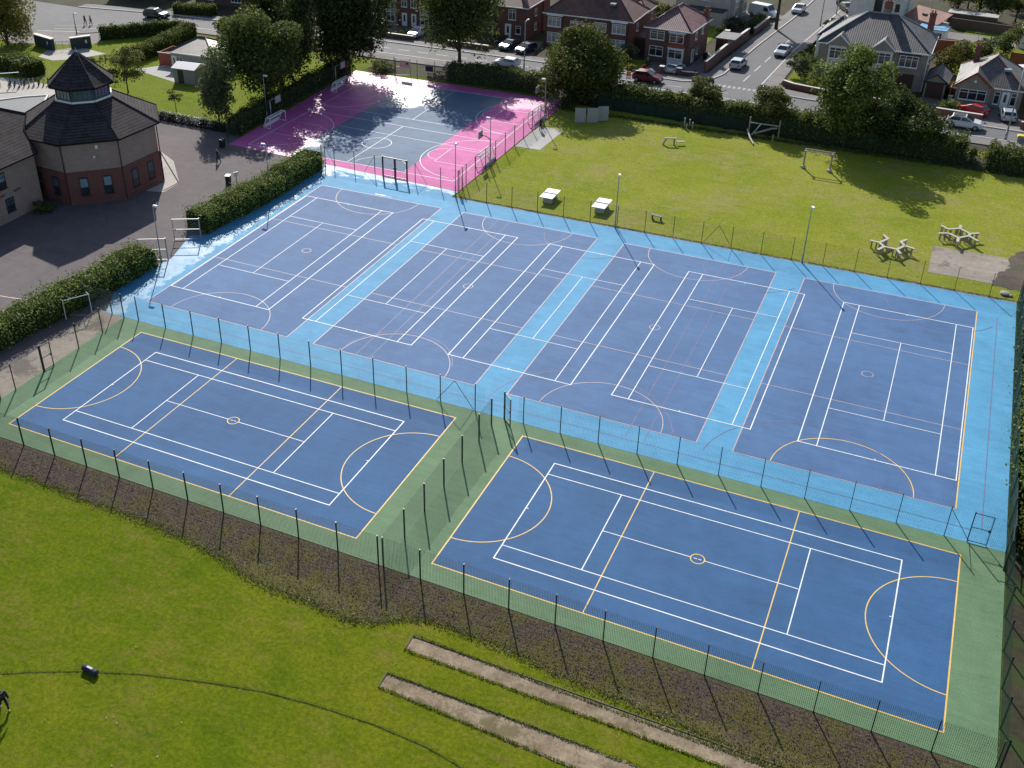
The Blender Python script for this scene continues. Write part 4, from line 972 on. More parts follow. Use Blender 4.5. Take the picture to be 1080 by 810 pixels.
# dark bag on the field
t = thing('sports_bag', 'dark navy barrel bag with a pale top panel lying beside the furrow', 'bag', (-13.55, -16.2, -.09), rad(-4))
b = MB(); n = 14; prof = [(-.52, .13), (-.49, .19), (-.3, .19), (0, .17), (.3, .19), (.49, .19), (.52, .13)]
for (x0, r0), (x1, r1) in zip(prof[:-1], prof[1:]): b.tube((x0, 0, .22), (x1, 0, .22), r0, r1, n, cap=False)
b.tube((-.55, 0, .22), (-.52, 0, .22), .08, .13, n); b.tube((.52, 0, .22), (.55, 0, .22), .13, .08, n)
b.build('body', 'navy_cloth', t, True)
MB().box(-.02, .02, .37, .46, .16, .05, 0, 0, .8).build('top_panel', 'pale_cloth', t, bevel=.02)
MB().path([(-.25, -.12, .36), (-.2, -.1, .48), (.2, -.1, .48), (.25, -.12, .36)], .015, 6).build('handle', 'black_cloth', t)

# ------------------------------------------------------------------ people
def person(label, x, y, rz, joints, radii, edges, parts, z=0., group=None):
    t = thing('person', label, 'person', (x, y, z), rz, group)
    me = bpy.data.meshes.new('body'); names = list(joints); idx = {k: i for i, k in enumerate(names)}
    me.from_pydata([joints[k] for k in names], [(idx[a], idx[b]) for a, b in edges], [])
    me.materials.append(M['skin'])
    o = bpy.data.objects.new('body', me); C.objects.link(o); o.parent = t
    m = o.modifiers.new('skin', 'SKIN'); m.use_smooth_shade = True
    for k in names:
        r = radii[k]; me.skin_vertices[0].data[idx[k]].radius = (r, r) if not isinstance(r, tuple) else r
    me.skin_vertices[0].data[idx['pelvis']].use_root = True
    sd = o.modifiers.new('sub', 'SUBSURF'); sd.levels = 1; sd.render_levels = 1
    for nm, mat, chain in parts:
        pm = bpy.data.meshes.new(nm); vs = [c[0] for c in chain['v']]; pm.from_pydata(vs, chain['e'], [])
        pm.materials.append(M[mat]); po = bpy.data.objects.new(nm, pm); C.objects.link(po); po.parent = t
        mm = po.modifiers.new('skin', 'SKIN'); mm.use_smooth_shade = True
        for i, c in enumerate(chain['v']): pm.skin_vertices[0].data[i].radius = (c[1], c[1])
        pm.skin_vertices[0].data[0].use_root = True
        s2 = po.modifiers.new('sub', 'SUBSURF'); s2.levels = 1; s2.render_levels = 1
    return t
EDG = [('pelvis', 'chest'), ('chest', 'neck'), ('neck', 'head'), ('head', 'crown'), ('chest', 'shl'), ('shl', 'ell'), ('ell', 'wrl'), ('wrl', 'hal'), ('chest', 'shr'), ('shr', 'elr'), ('elr', 'wrr'), ('wrr', 'har'),
       ('pelvis', 'hil'), ('hil', 'knl'), ('knl', 'anl'), ('anl', 'tol'), ('pelvis', 'hir'), ('hir', 'knr'), ('knr', 'anr'), ('anr', 'tor')]
RAD = dict(pelvis=.13, chest=.14, neck=.055, head=.095, crown=.07, shl=.06, ell=.042, wrl=.03, hal=.035, shr=.06, elr=.042, wrr=.03, har=.035, hil=.09, knl=.06, anl=.042, tol=.035, hir=.09, knr=.06, anr=.042, tor=.035)
def pose(step=.25, arm=.2, lean=0., h=1.75):
    k = h / 1.75
    j = dict(pelvis=(0, 0, .95), chest=(lean * .5, 0, 1.32), neck=(lean * .8, 0, 1.50), head=(lean, 0, 1.63), crown=(lean, 0, 1.71),
             shl=(lean * .6, .19, 1.42), ell=(-arm * .5 + lean * .6, .25, 1.14), wrl=(-arm * .2 + lean * .8, .25, .90), hal=(-arm * .1 + lean * .9, .25, .81),
             shr=(lean * .6, -.19, 1.42), elr=(arm * .3 + lean * .6, -.25, 1.14), wrr=(arm + lean * .8, -.24, .92), har=(arm * 1.3 + lean * .9, -.24, .84),
             hil=(0, .09, .88), knl=(step * .6, .10, .50), anl=(step * .5, .10, .09), tol=(step * .5 + .17, .11, .035),
             hir=(0, -.09, .88), knr=(-step * .3, -.10, .49), anr=(-step, -.10, .11), tor=(-step + .15, -.11, .035))
    return {a: tuple(c * k for c in b) for a, b in j.items()}
def clothed(label, x, y, rz, top, legs, hair='hair_dark', J=None, shoes='black_cloth', z=0., sleeves=True):
    J = J or pose()
    g = lambda *ks: [(J[k[0]], k[1]) for k in ks]
    mid = tuple((a + b) / 2 for a, b in zip(J['wrl'], J['ell'])); 
    jacket = dict(v=g(('pelvis', .155), ('chest', .17), ('neck', .075), ('shl', .085), ('ell', .062), ('wrl', .05), ('shr', .085), ('elr', .062), ('wrr', .05)), e=[(0, 1), (1, 2), (1, 3), (3, 4), (4, 5), (1, 6), (6, 7), (7, 8)])
    if not sleeves: jacket = dict(v=g(('pelvis', .155), ('chest', .17), ('neck', .075), ('shl', .085), ('ell', .065), ('shr', .085), ('elr', .065)), e=[(0, 1), (1, 2), (1, 3), (3, 4), (1, 5), (5, 6)])
    trous = dict(v=g(('pelvis', .16), ('hil', .11), ('knl', .08), ('anl', .065), ('hir', .11), ('knr', .08), ('anr', .065)), e=[(0, 1), (1, 2), (2, 3), (0, 4), (4, 5), (5, 6)])
    hd = J['head']; cr = J['crown']; hr = dict(v=[((hd[0] - .03, hd[1], hd[2] + .04), .098), ((cr[0] - .02, cr[1], cr[2] + .01), .082)], e=[(0, 1)])
    sl_ = dict(v=[((J['anl'][0] - .03, J['anl'][1], J['anl'][2] - .03), .05), (J['tol'], .045)], e=[(0, 1)]); sr_ = dict(v=[((J['anr'][0] - .03, J['anr'][1], J['anr'][2] - .03), .05), (J['tor'], .045)], e=[(0, 1)])
    return person(label, x, y, rz, J, RAD, EDG, [('jacket', top, jacket), ('trousers', legs, trous), ('hair', hair, hr), ('shoe', shoes, sl_), ('shoe', shoes, sr_)], z)
clothed('person in dark clothes walking across the yard in dappled tree shade', -54.3, 51.3, rad(200), 'black_cloth', 'black_cloth', J=pose(.28, .25, .08), z=-.02)
clothed('person in a dark top standing on the concrete pad behind the far goal', -23.4, 78.3, rad(160), 'black_cloth', 'black_cloth', J=pose(.08, .12))
clothed('walker in a dark blue coat on the school forecourt, left of the pair', -113.9, 94.4, rad(15), 'navy_cloth', 'denim', J=pose(.25, .2))
clothed('walker in a pale grey top on the school forecourt, right of the pair', -113.1, 94.9, rad(15), 'panel_grey', 'black_cloth', J=pose(.22, .2, 0, 1.68))
J = pose(.30, .1, .42)
J.update(wrr=(.62, -.20, .62), har=(.68, -.20, .53), elr=(.44, -.28, .93), wrl=(.60, .16, .66), hal=(.66, .15, .57), ell=(.40, .26, .95), knl=(.36, .13, .50), anl=(.28, .13, .09), tol=(.45, .14, .035))
clothed('person in a dark navy top bending forward at the left edge of the mown field', -16.05, -20.15, rad(-25), 'navy_cloth', 'black_cloth', J=J, shoes='yellow_plastic', z=-.05, sleeves=False)
# ------------------------------------------------------------------ windows, doors, houses
def win(parent, x, z, w, h, y=0., rz=0., origin=(0, 0), nx=2, top=True, frame='white_upvc', glass='glass_dark', sill=True, name='window', fw=.07, fill=None):
    """window on a wall: local wall frame whose outward direction is -y turned by rz about origin"""
    c, s = math.cos(rz), math.sin(rz)
    def T(px, py): return (origin[0] + px * c - py * s, origin[1] + px * s + py * c)
    f = MB()
    def bar(xa, xb, za, zb, d=.09):
        X, Y = T((xa + xb) / 2, y - d / 2 + .03); f.box(X, Y, za, abs(xb - xa), d, zb - za, rz)
    bar(x - w / 2, x + w / 2, z, z + fw); bar(x - w / 2, x + w / 2, z + h - fw, z + h); bar(x - w / 2, x - w / 2 + fw, z + fw, z + h - fw); bar(x + w / 2 - fw, x + w / 2, z + fw, z + h - fw)
    for i in range(1, nx): q = x - w / 2 + w * i / nx; bar(q - fw / 2, q + fw / 2, z + fw, z + h - fw, .085)
    zt = z + h * .70
    if top: bar(x - w / 2 + fw, x + w / 2 - fw, zt, zt + fw * .8, .08)
    if sill: X, Y = T(x, y - .07); f.box(X, Y, z - .06, w + .12, .2, .06, rz)
    fo = f.build(name, frame, parent)
    g = MB(); X, Y = T(x, y - .005); g.box(X, Y, z + .02, w - .06, .03, h - .04, rz); g.build('pane', glass, fo)
    if fill: 
        g = MB(); X, Y = T(x, y - .012); g.box(X, Y, z + h * .45, w - .16, .03, h * .48, rz); g.build('blind', fill, fo)
    return fo
def door(parent, x, z, w, h, y=0., rz=0., origin=(0, 0), mat='white_upvc', light=True):
    c, s = math.cos(rz), math.sin(rz)
    def T(px, py): return (origin[0] + px * c - py * s, origin[1] + px * s + py * c)
    X, Y = T(x, y - .03); o = MB().box(X, Y, z, w, .08, h, rz).build('door', mat, parent, bevel=.01)
    if light: X, Y = T(x, y - .075); MB().box(X, Y, z + h * .35, w * .32, .02, h * .5, rz).build('pane', 'glass_dark', o)
    X, Y = T(x + w * .36, y - .09); MB().box(X, Y, z + h * .48, .05, .05, .14, rz).build('handle', 'alloy', o)
    return o
def roof_hip(w, d, z, pitch=33, ov=.35, ridge=None, axis='x', gable=(False, False), x0=0., y0=0.):
    """hip or gable roof over a w x d box; returns MB (slot 0 tiles, slot 1 trim)"""
    hx, hy = w / 2 + ov, d / 2 + ov; t = math.tan(rad(pitch)); mb = MB()
    if axis == 'x': run = hy; rl = hx - (0 if gable[0] else run), hx - (0 if gable[1] else run)
    else: run = hx; rl = hy - (0 if gable[0] else run), hy - (0 if gable[1] else run)
    rh = run * t; zb = z - .02
    if axis == 'x': A = (-max(rl[0], .0), 0, zb + rh); B = (max(rl[1], .0), 0, zb + rh)
    else: A = (0, -max(rl[0], 0), zb + rh); B = (0, max(rl[1], 0), zb + rh)
    c = [(-hx, -hy, zb), (hx, -hy, zb), (hx, hy, zb), (-hx, hy, zb)]
    tr = lambda p: (p[0] + x0, p[1] + y0, p[2])
    if axis == 'x':
        fs = [[c[0], c[1], B, A], [c[2], c[3], A, B], [c[1], c[2], B], [c[3], c[0], A]]
        ga = [gable[1] and fs[2], gable[0] and fs[3]]
    else:
        fs = [[c[1], c[2], B, A], [c[3], c[0], A, B], [c[0], c[1], A], [c[2], c[3], B]]
        ga = [gable[0] and fs[2], gable[1] and fs[3]]
    for f in fs:
        if any(f is g for g in ga): continue
        mb.face([tr(p) for p in f], 0)
    mb.face([tr(p) for p in (c[3], c[2], c[1], c[0])], 1)
    # fascia / gutter and ridge caps
    for a, b in zip(c, c[1:] + c[:1]): mb.beam(tr((a[0], a[1], zb - .07)), tr((b[0], b[1], zb - .07)), .10, .16, 1)
    mb.tube(tr((A[0], A[1], A[2] + .02)), tr((B[0], B[1], B[2] + .02)), .11, .11, 6, 2)
    ends = [(A, c[0], c[3]), (B, c[1], c[2])] if axis == 'x' else [(A, c[0], c[1]), (B, c[3], c[2])]
    for (e, p, q), g in zip(ends, gable):
        for v in (p, q): mb.tube(tr((e[0], e[1], e[2] + .01)), tr((v[0], v[1], v[2] + .03)), .09, .09, 6, 2 if not g else 1)
    tri = []
    for (e, p, q), g in zip(ends, gable):
        if g: tri.append(([tr(p), tr(q), tr(e)]))
    return mb, tri, zb + rh
def chimney(parent, x, y, z0, z1, mat='brick_red', pots=2, w=.9, d=.6):
    c = MB().box(x, y, z0, w, d, z1 - z0).box(x, y, z1 - .18, w + .16, d + .16, .18).build('chimney', mat, parent)
    p = MB()
    for i in range(pots): p.tube((x + (i - (pots - 1) / 2) * .38, y, z1), (x + (i - (pots - 1) / 2) * .38, y, z1 + .5), .13, .10, 9)
    if pots: p.build('chimney_pot', 'terracotta', c)
    if pots > 1: MB().path([(x - w / 2, y, z1 - .4), (x - w / 2, y, z1 + 1.9)], .03, 5).path([(x - w / 2 - .6, y, z1 + 1.8), (x - w / 2 + .6, y, z1 + 1.8)], .02, 4).path([(x - w / 2 - .5, y - .35, z1 + 1.8), (x - w / 2 - .5, y + .35, z1 + 1.8)], .015, 4).path([(x - w / 2, y - .35, z1 + 1.8), (x - w / 2, y + .35, z1 + 1.8)], .015, 4).build('aerial', 'galvanised', c)
    return c
def house(label, x, y, w, d, rz, eave, wall, roof, pitch=33, axis='x', gable=(False, False), cat='house', trim='white_upvc', ridge='tile_purple', base=None, group=None, ov=.35):
    t = thing('house', label, cat, (x, y, -.05), rz, group)
    mb = MB().box(0, 0, 0, w, d, eave)
    r, tri, top = roof_hip(w, d, eave, pitch, ov, axis=axis, gable=gable)
    for f in tri: mb.face([((p[0]) * (w / (w + 2 * ov)) if axis == 'x' else p[0] * (w / (w + 2 * ov)), p[1] * (d / (d + 2 * ov)), max(eave, p[2] - .06)) for p in f])
    mb.build('wall', wall, t); ro = r.build('roof', [roof, trim, ridge], t)
    if base: MB().box(0, 0, 0, w + .05, d + .05, base[1]).build('plinth', base[0], t)
    return t, ro
def bay(parent, x, z, w, h, d, y, rz=0., origin=(0, 0), wall='brick_plum', roofm=None, nx=3, below=.0):
    """shallow square bay: panel below, window across, flat or pent top"""
    c, s = math.cos(rz), math.sin(rz)
    def T(px, py): return (origin[0] + px * c - py * s, origin[1] + px * s + py * c)
    X, Y = T(x, y - d / 2); b = MB().box(X, Y, z, w, d, h, rz).build('bay', wall, parent)
    X, Y = T(x, y - d / 2 - .05); MB().box(X, Y, z + h, w + .2, d + .2, .10, rz).build('bay_roof', roofm or 'lead_grey', b)
    return b
def HW(label, *a, **k): return house(label, *a, **k)

# --- school: octagonal hall
ocx, ocy, oR, oph = -63.7, 41.14, 7.75, .34
t = thing('school_hall', 'octagonal brick school hall with a dark tiled roof, glazed lantern and pointed cap', 'school building', (ocx, ocy, -.02), 0)
def octp(R, z, n=8): return [(R * math.cos(oph + i * PI / 4), R * math.sin(oph + i * PI / 4), z) for i in range(n)]
EH, BH = 7.15, 3.7
mb = MB(); mb.prism([p[:2] for p in octp(oR - .12, 0)], BH, EH, 0); mb.build('upper_wall', 'brick_tan', t)
mb = MB(); mb.prism([p[:2] for p in octp(oR, 0)], 0, BH, 0); mb.build('lower_wall', 'brick_hall', t)
mb = MB(); mb.prism([p[:2] for p in octp(oR + .06, 0)], 0, .35, 0); mb.prism([p[:2] for p in octp(oR + .07, 0)], BH - .1, BH + .08, 0); mb.build('brick_band', 'brick_plum', t)
def octroof(r0, z0, r1, z1, name, ridge=True):
    a, b = octp(r0, z0), octp(r1, z1); m = MB()
    for i in range(8):
        j = (i + 1) % 8
        if r1 > .05: m.face([a[i], a[j], b[j], b[i]], 0)
        else: m.face([a[i], a[j], (0, 0, z1)], 0)
    m.face([p for p in reversed(a)], 1)
    for i in range(8): 
        m.beam((a[i][0], a[i][1], a[i][2] - .06), (a[(i + 1) % 8][0], a[(i + 1) % 8][1], z0 - .06), .14, .18, 1)
        e = b[i] if r1 > .05 else (0, 0, z1); m.tube(a[i], e, .10, .10, 6, 2)
    return m.build(name, ['tile_charcoal', 'fascia_dark', 'tile_charcoal'], t)
LR, LZ0, LZ1 = 3.15, 9.95, 11.62
octroof(oR + .45, EH, LR + .1, LZ0, 'roof')
lan = MB().prism([p[:2] for p in octp(LR - .15, 0)], LZ0 - .6, LZ1).build('lantern', 'blue_wood', t)
for i in range(8):
    a, b = octp(LR - .12, 0)[i], octp(LR - .12, 0)[(i + 1) % 8]
    mx, my = (a[0] + b[0]) / 2, (a[1] + b[1]) / 2; an = math.atan2(my, mx) + PI / 2; L_ = math.hypot(a[0] - b[0], a[1] - b[1])
    win(lan, 0, LZ0 + .28, L_ - .35, 1.2, 0, an, (mx * 1.0, my * 1.0), nx=4, top=False, frame='blue_wood', glass='curtain' if i in (2, 5) else 'glass_sky', sill=False, fw=.09)
    MB().beam((a[0] * 1.04, a[1] * 1.04, LZ0 + .12), (b[0] * 1.04, b[1] * 1.04, LZ0 + .12), .16, .2).build('sill', 'white_upvc', lan)
octroof(LR + .5, LZ1, 0, 14.85, 'lantern_roof')
MB().tube((0, 0, 14.4), (0, 0, 14.95), .42, .10, 8).tube((0, 0, 14.95), (0, 0, 15.25), .07, .03, 6).build('finial', 'lead_grey', t)
for i in range(8):
    a, b = octp(oR, 0)[i], octp(oR, 0)[(i + 1) % 8]; mx, my = (a[0] + b[0]) / 2, (a[1] + b[1]) / 2; an = math.atan2(my, mx) + PI / 2
    if i in (2, 3, 4): continue
    for u in (-1.25, 1.25): win(t, u, 1.05, .95, 2.05, 0, an, (mx, my), nx=1, top=False, frame='dark_metal', glass='glass_dark', fill='blind' if (i + int(u)) % 2 else 'glass_sky', fw=.06)
p = octp(oR - .02, 0)
for k in (0, 7, 6): MB().path([(p[k][0] * 1.01, p[k][1] * 1.01, .1), (p[k][0] * 1.01, p[k][1] * 1.01, EH - .2)], .06, 7).build('downpipe', 'dark_metal', t)
an = oph - PI / 8 - PI / 4; q = (oR - .12) * math.cos(PI / 8) + .08
o = MB().box(q * math.cos(an) - .7 * math.sin(an), q * math.sin(an) + .7 * math.cos(an), 6.2, .14, .3, .42, an).build('floodlight', 'lamp_lens', t)
o = MB().box(q * math.cos(an) - .3 * math.sin(an), q * math.sin(an) + .3 * math.cos(an), 5.2, .12, .24, .2, an).build('alarm_box', 'white_upvc', t)

# --- school: two-storey wing running out of the picture at the left
t = thing('school_wing', 'two-storey buff brick school wing with dark tiled roof joining the octagonal hall', 'school building', (-64.1, 32.6, -.02), 0)
rf = lambda x: 6.15 + .577 * (-63.5 - x)
wl = MB(); wl.prism([(0, -22), (0, .2), (-3.4, 1.6), (-12.4, .9), (-12.4, -22)], 0, 6.1).build('wall', 'brick_tan', t)
MB().box(.26, -7.2, 0, .5, .7, 6.0).box(.26, -11.8, 0, .5, .7, 6.0).build('pier', 'brick_buff', t)
MB().box(.05, -2.95, 2.9, .16, .9, .2).box(.05, -7.2, 2.9, .14, 5, .2).build('brick_band', 'brick_red', t)
P_ = [(-63.5, 10), (-63.5, 32.8), (-66.3, 34.2), (-67.9, 36.4), (-69.6, 34.4), (-70.2, 33.8), (-70.2, 10)]
m = MB(); m.face([(x + 64.1, y - 32.6, rf(x)) for x, y in P_], 0); xr = -70.2
m.face([(xr + 64.1, 10 - 32.6, rf(xr)), (xr + 64.1, 33.8 - 32.6, rf(xr)), (xr + 64.1 - 6.7, 33.8 - 32.6, 6.2), (xr + 64.1 - 6.7, 10 - 32.6, 6.2)], 0)
for a, b in zip(P_[1:5], P_[2:6]): m.beam((a[0] + 64.1, a[1] - 32.6, rf(a[0]) - .02), (b[0] + 64.1, b[1] - 32.6, rf(b[0]) - .02), .14, .22, 1)
m.beam((.6, -22.6, 6.08), (.6, .2, 6.08), .14, .16, 1); m.tube((-6.1, -22.6, rf(xr)), (-6.1, 1.2, rf(xr)), .11, .11, 6, 2)
m.face([(x + 64.1, y - 32.6, 6.1) for x, y in reversed(P_)], 1)
m.build('roof', ['tile_charcoal', 'fascia_dark', 'tile_charcoal'], t)
MB().face([(-6.1, 1.15, 9.9), (-12.4, 1.15, 6.1), (-2.2, 1.15, 6.1), (-3.0, 1.15, 8.2)]).build('gable_wall', 'brick_tan', t)
for yy, zz, w_, h_, fl_ in ((-4.9, 3.7, 1.5, 1.7, 'blind'), (-4.2, 1.0, 1.1, 1.5, 'glass_sky'), (-9.4, 3.7, 1.9, 1.7, 'blind'), (-9.3, .9, 1.6, 1.7, 'blind'), (-14, 3.7, 1.9, 1.7, 'blind'), (-14, .9, 1.9, 1.7, 'blind'), (-18, 3.7, 1.9, 1.7, 'blind')):
    win(t, 0, zz, w_, h_, 0, PI / 2, (.0, yy), nx=2, top=True, frame='dark_metal', glass='glass_dark', fill=fl_)
# flat-roofed link behind
t = thing('flat_roofed_block', 'low flat grey roofed school block behind the tiled wing', 'school building', (-80, 48, -.02), 0)
pl = [(-3.9, -9.5), (9.0, -9.2), (9.3, -1.8), (1.0, .4), (-3.0, 6.1), (-5.3, 4.3), (-9.5, -1)]
MB().prism(pl, 0, 3.4).build('wall', 'brick_tan', t); MB().prism(pl, 3.402, 3.5).build('roof', 'felt_grey', t)
k = MB()
for a, b in zip(pl, pl[1:] + pl[:1]): k.beam((*a, 3.5), (*b, 3.5), .22, .26)
k.build('parapet', 'coping', t)

# --- brick houses across the road
t, r = house('brick semi-detached house with bay windows at the far left, behind the biggest dark tree', -62.8, 121.6, 12.5, 9, 0, 5.3, 'brick_plum', 'tile_brown', 35)
for u in (-3.6, 3.6):
    b = bay(t, u, 0, 2.6, 5.0, .6, -4.5, wall='render_grey')
    win(b, u, .8, 2.3, 1.6, -5.12, nx=3); win(b, u, 3.2, 2.3, 1.5, -5.12, nx=3)
for u in (-.9, .9): win(t, u, 3.3, 1.1, 1.3, -4.5); door(t, u, .1, 1.0, 2.2, -4.5)
chimney(t, 0, 1, 7, 10)
t, r = house('brick semi-detached house half hidden by the street tree, drive with two dark cars', -46.2, 122.4, 9.6, 9.6, 0, 5.3, 'brick_plum', 'tile_brown', 34)
b = bay(t, -2.2, 0, 2.8, 5.0, .6, -4.8, wall='brick_plum'); win(b, -2.2, .8, 2.4, 1.6, -5.42, nx=3); win(b, -2.2, 3.2, 2.4, 1.5, -5.42, nx=3)
win(t, 2.2, 3.1, 1.3, 1.7, -4.8); door(t, 1.5, .1, 1.1, 2.3, -4.8); win(t, 3.3, .9, .9, 1.3, -4.8, nx=1)
for zz in (3.2, .9): win(t, -1, zz, .9, 1.2, 0, PI / 2, (4.8, 0), nx=1)
MB().box(4.95, 3.4, 0, .3, 2.8, 5.2).build('side_wing', 'brick_red', t); chimney(t, 1, 1, 7, 10)
# large semi-detached pair with skylight
t, r = house('wide dark brick pair of houses with a skylight in the roof, behind the domed tree', -30.6, 120.6, 14.4, 8.4, 0, 5.3, 'brick_plum', 'tile_brown', 37)
for u, g in ((-5.4, 'curtain'), (5.3, 'curtain')): b = bay(t, u, 0, 2.5, 5.0, .55, -4.2, wall='brick_plum', roofm='white_upvc'); win(b, u, 3.3, 2.2, 1.5, -4.77, nx=3, glass=g); win(b, u, .8, 2.2, 1.6, -4.77, nx=3, glass=g)
win(t, -1.9, 3.2, 2.0, 1.2, -4.2, nx=2); win(t, 2.1, 3.2, 2.0, 1.4, -4.2, nx=3, glass='curtain'); door(t, -.8, .1, 1, 2.2, -4.2, mat='door_brown'); door(t, .8, .1, 1, 2.2, -4.2, mat='door_brown')
win(t, -1.2, 3.2, .9, 1.2, 0, PI / 2, (7.2, 0), nx=1); MB().box(3.4, -2.3, 7.0, .9, 1.0, .3).build('skylight', 'blind', r)
chimney(t, 0, 0, 7.2, 10.4, pots=4, w=1.8)
t, r = house('narrow brick rear wing with hipped roof behind the dark brick pair', -25.6, 127.2, 4.2, 5.2, 0, 5.0, 'brick_red', 'tile_brown', 33, ov=.3)
win(t, .6, 3.2, .9, 1.1, 0, PI / 2, (2.1, 0), nx=1)
# detached house on the corner
t, r = house('detached brick corner house with purple tiled hipped roof and white door on its side wall', -16.9, 119.4, 7.0, 9.0, rad(-4), 5.2, 'brick_plum', 'tile_purple', 35, axis='y')
win(t, -1.7, 3.4, 2.3, 1.35, -4.5, nx=2); win(t, -1.7, .9, 2.2, 1.5, -4.5, nx=2)
b = bay(t, 1.55, 2.75, 2.5, .5, .55, -4.5, wall='fence_red', roofm='brick_plum'); bb = bay(t, 1.55, 3.3, 2.5, 1.55, .5, -4.5, wall='brick_plum', roofm='white_upvc'); win(bb, 1.55, 3.35, 2.2, 1.4, -5.02, nx=2)
bb = bay(t, 1.55, 0, 2.4, 2.5, .5, -4.5, wall='white_upvc', roofm='white_upvc'); win(bb, 1.55, 1.0, 2.2, 1.35, -5.02, nx=2, glass='glass_dark')
door(t, -2.6, .1, 1.2, 2.3, 0, PI / 2, (3.5, 0)); win(t, -.6, .9, .7, 1.2, 0, PI / 2, (3.5, 0), nx=1); win(t, -1.6, 3.4, .8, 1.4, 0, PI / 2, (3.5, 0), nx=1); win(t, 1.4, 3.6, .8, 1.2, 0, PI / 2, (3.5, 0), nx=1)
m = MB(); m.box(3.9, -2.6, 2.5, .8, 2.0, .12); m.build('porch_roof', 'tile_purple', t)
chimney(t, 3.1, 4.1, 0, 6.6, w=.7, d=.9)
t = thing('garage', 'low flat-roofed brick garage squeezed between the dark pair and the purple-roofed house', 'garage', (-22.1, 121.5, -.05)); MB().box(0, 0, 0, 2.7, 6, 2.4).build('wall', 'brick_plum', t); MB().box(0, 0, 2.4, 3.0, 6.3, .15).build('roof', 'tile_purple', t); MB().box(0, -3.03, .05, 2.3, .06, 2.1).build('door', 'door_brown', t)
# cream rendered house
t, r = house('tall cream rendered house at the top of the frame with arched stair window', -18.2, 147.4, 9.6, 10.2, rad(-5), 7.8, 'render_cream', 'tile_brown', 30, ov=.3)
win(t, .6, 3.6, 1.5, 2.2, -5.1, nx=3); win(t, -3.2, 4.6, .7, 1.0, -5.1, nx=1); win(t, 3.1, 4.2, .7, 1.3, -5.1, nx=1)
for yy in (-3, 2): 
    b = bay(t, yy, 0, 2.2, 5.4, .6, 0, PI / 2, (4.8, 0), wall='render_cream'); win(b, yy, .9, 1.9, 1.6, -.62, PI / 2, (4.8, 0), nx=3); win(b, yy, 3.6, 1.9, 1.5, -.62, PI / 2, (4.8, 0), nx=3)
MB().box(1.2, -6.4, 0, 6.6, 2.6, 2.4).build('lean_to', 'render_cream', t); MB().box(1.2, -6.4, 2.4, 6.8, 2.8, .15).build('lean_to_roof', 'slate', t)
# carport / shelter with a flat grey roof
t = thing('garden_shelter', 'open timber shelter with a flat grey roof behind the corner house', 'shelter', (-10.2, 126.0, -.05), rad(-4))
for x in (-1.4, 1.4):
    for y in (-1.9, 1.9): MB().box(x, y, 0, .12, .12, 2.2).build('post', 'fence_brown', t)
MB().box(0, 0, 2.2, 3.2, 4.3, .14).build('roof', 'felt_grey', t); MB().box(-1.45, 0, 0, .06, 3.7, 2.1).build('side', 'fence_brown', t)
t = thing('brick_pillar', 'tall brick pillar with pale cap at the garden corner of the cream house', 'pillar', (-11.2, 129.3, -.05)); MB().box(0, 0, 0, .6, .6, 2.2).build('pillar', 'brick_red', t); MB().box(0, 0, 2.2, .8, .8, .12).build('cap', 'coping', t)
# slate-roofed semi: hipped block plus lower wing
t, r = house('big hipped slate-roofed pebbledash house with tall red chimney, behind the bright green tree', 12.3, 121.6, 14.8, 10.6, rad(-1), 5.5, 'pebbledash', 'slate', 33, ridge='lead_grey')
b = bay(t, 5.0, 3.3, 2.7, 1.75, .2, -5.3, wall='pebbledash', roofm='slate'); win(b, 5.0, 3.35, 2.5, 1.6, -5.52, nx=3)
b = bay(t, 1.4, 0, 2.8, 5.4, .7, -5.3, wall='render_white', roofm='slate'); win(b, 1.4, .9, 2.4, 1.6, -6.02, nx=3); win(b, 1.4, 3.5, 2.4, 1.6, -6.02, nx=3)
b = bay(t, -4.6, 0, 2.8, 5.4, .7, -5.3, wall='render_white', roofm='slate'); win(b, -4.6, .9, 2.4, 1.6, -6.02, nx=3); win(b, -4.6, 3.5, 2.4, 1.6, -6.02, nx=3)
MB().box(5.0, -5.33, .05, 2.2, .08, 2.3).build('porch', 'door_brown', t)
for s_, uu in ((1, 1.4), (1, -4.6)):
    g_ = MB(); z0 = 5.45; g_.face([(uu - 1.7, -6.3, z0), (uu, -6.3, z0 + 1.5), (uu, -2.4, z0 + 1.5), (uu - 1.7, -4.9, z0)], 0).face([(uu, -6.3, z0 + 1.5), (uu + 1.7, -6.3, z0), (uu + 1.7, -4.9, z0), (uu, -2.4, z0 + 1.5)], 0).face([(uu - 1.6, -6.25, z0), (uu + 1.6, -6.25, z0), (uu, -6.25, z0 + 1.4)], 1)
    g_.tube((uu - 1.75, -6.32, z0), (uu, -6.32, z0 + 1.55), .09, .09, 5, 2).tube((uu + 1.75, -6.32, z0), (uu, -6.32, z0 + 1.55), .09, .09, 5, 2); g_.build('gable', ['slate', 'pebbledash', 'white_upvc'], t)
chimney(t, .4, 1.2, 7.6, 9.6, 'pebbledash', 0, 1.1, .8); chimney(t, .4, 1.2, 9.62, 10.5, 'brick_red', 2, 1.1, .8); chimney(t, 6.4, 5.4, 5, 8.6, 'brick_red', 2)
MB().path([(7.45, -5.35, .1), (7.45, -5.35, 5.4)], .06, 7).build('downpipe', 'white_upvc', t)
for yy in (-2.5, .5): win(t, yy, 3.4, .8, 1.2, 0, PI / 2, (7.4, 0), nx=1)
t, r = house('lower slate-roofed wing with white bay window facing the side road', 6.6, 124.8, 4.6, 7.2, rad(-3), 5.2, 'render_white', 'slate', 30, ridge='lead_grey', ov=.4)
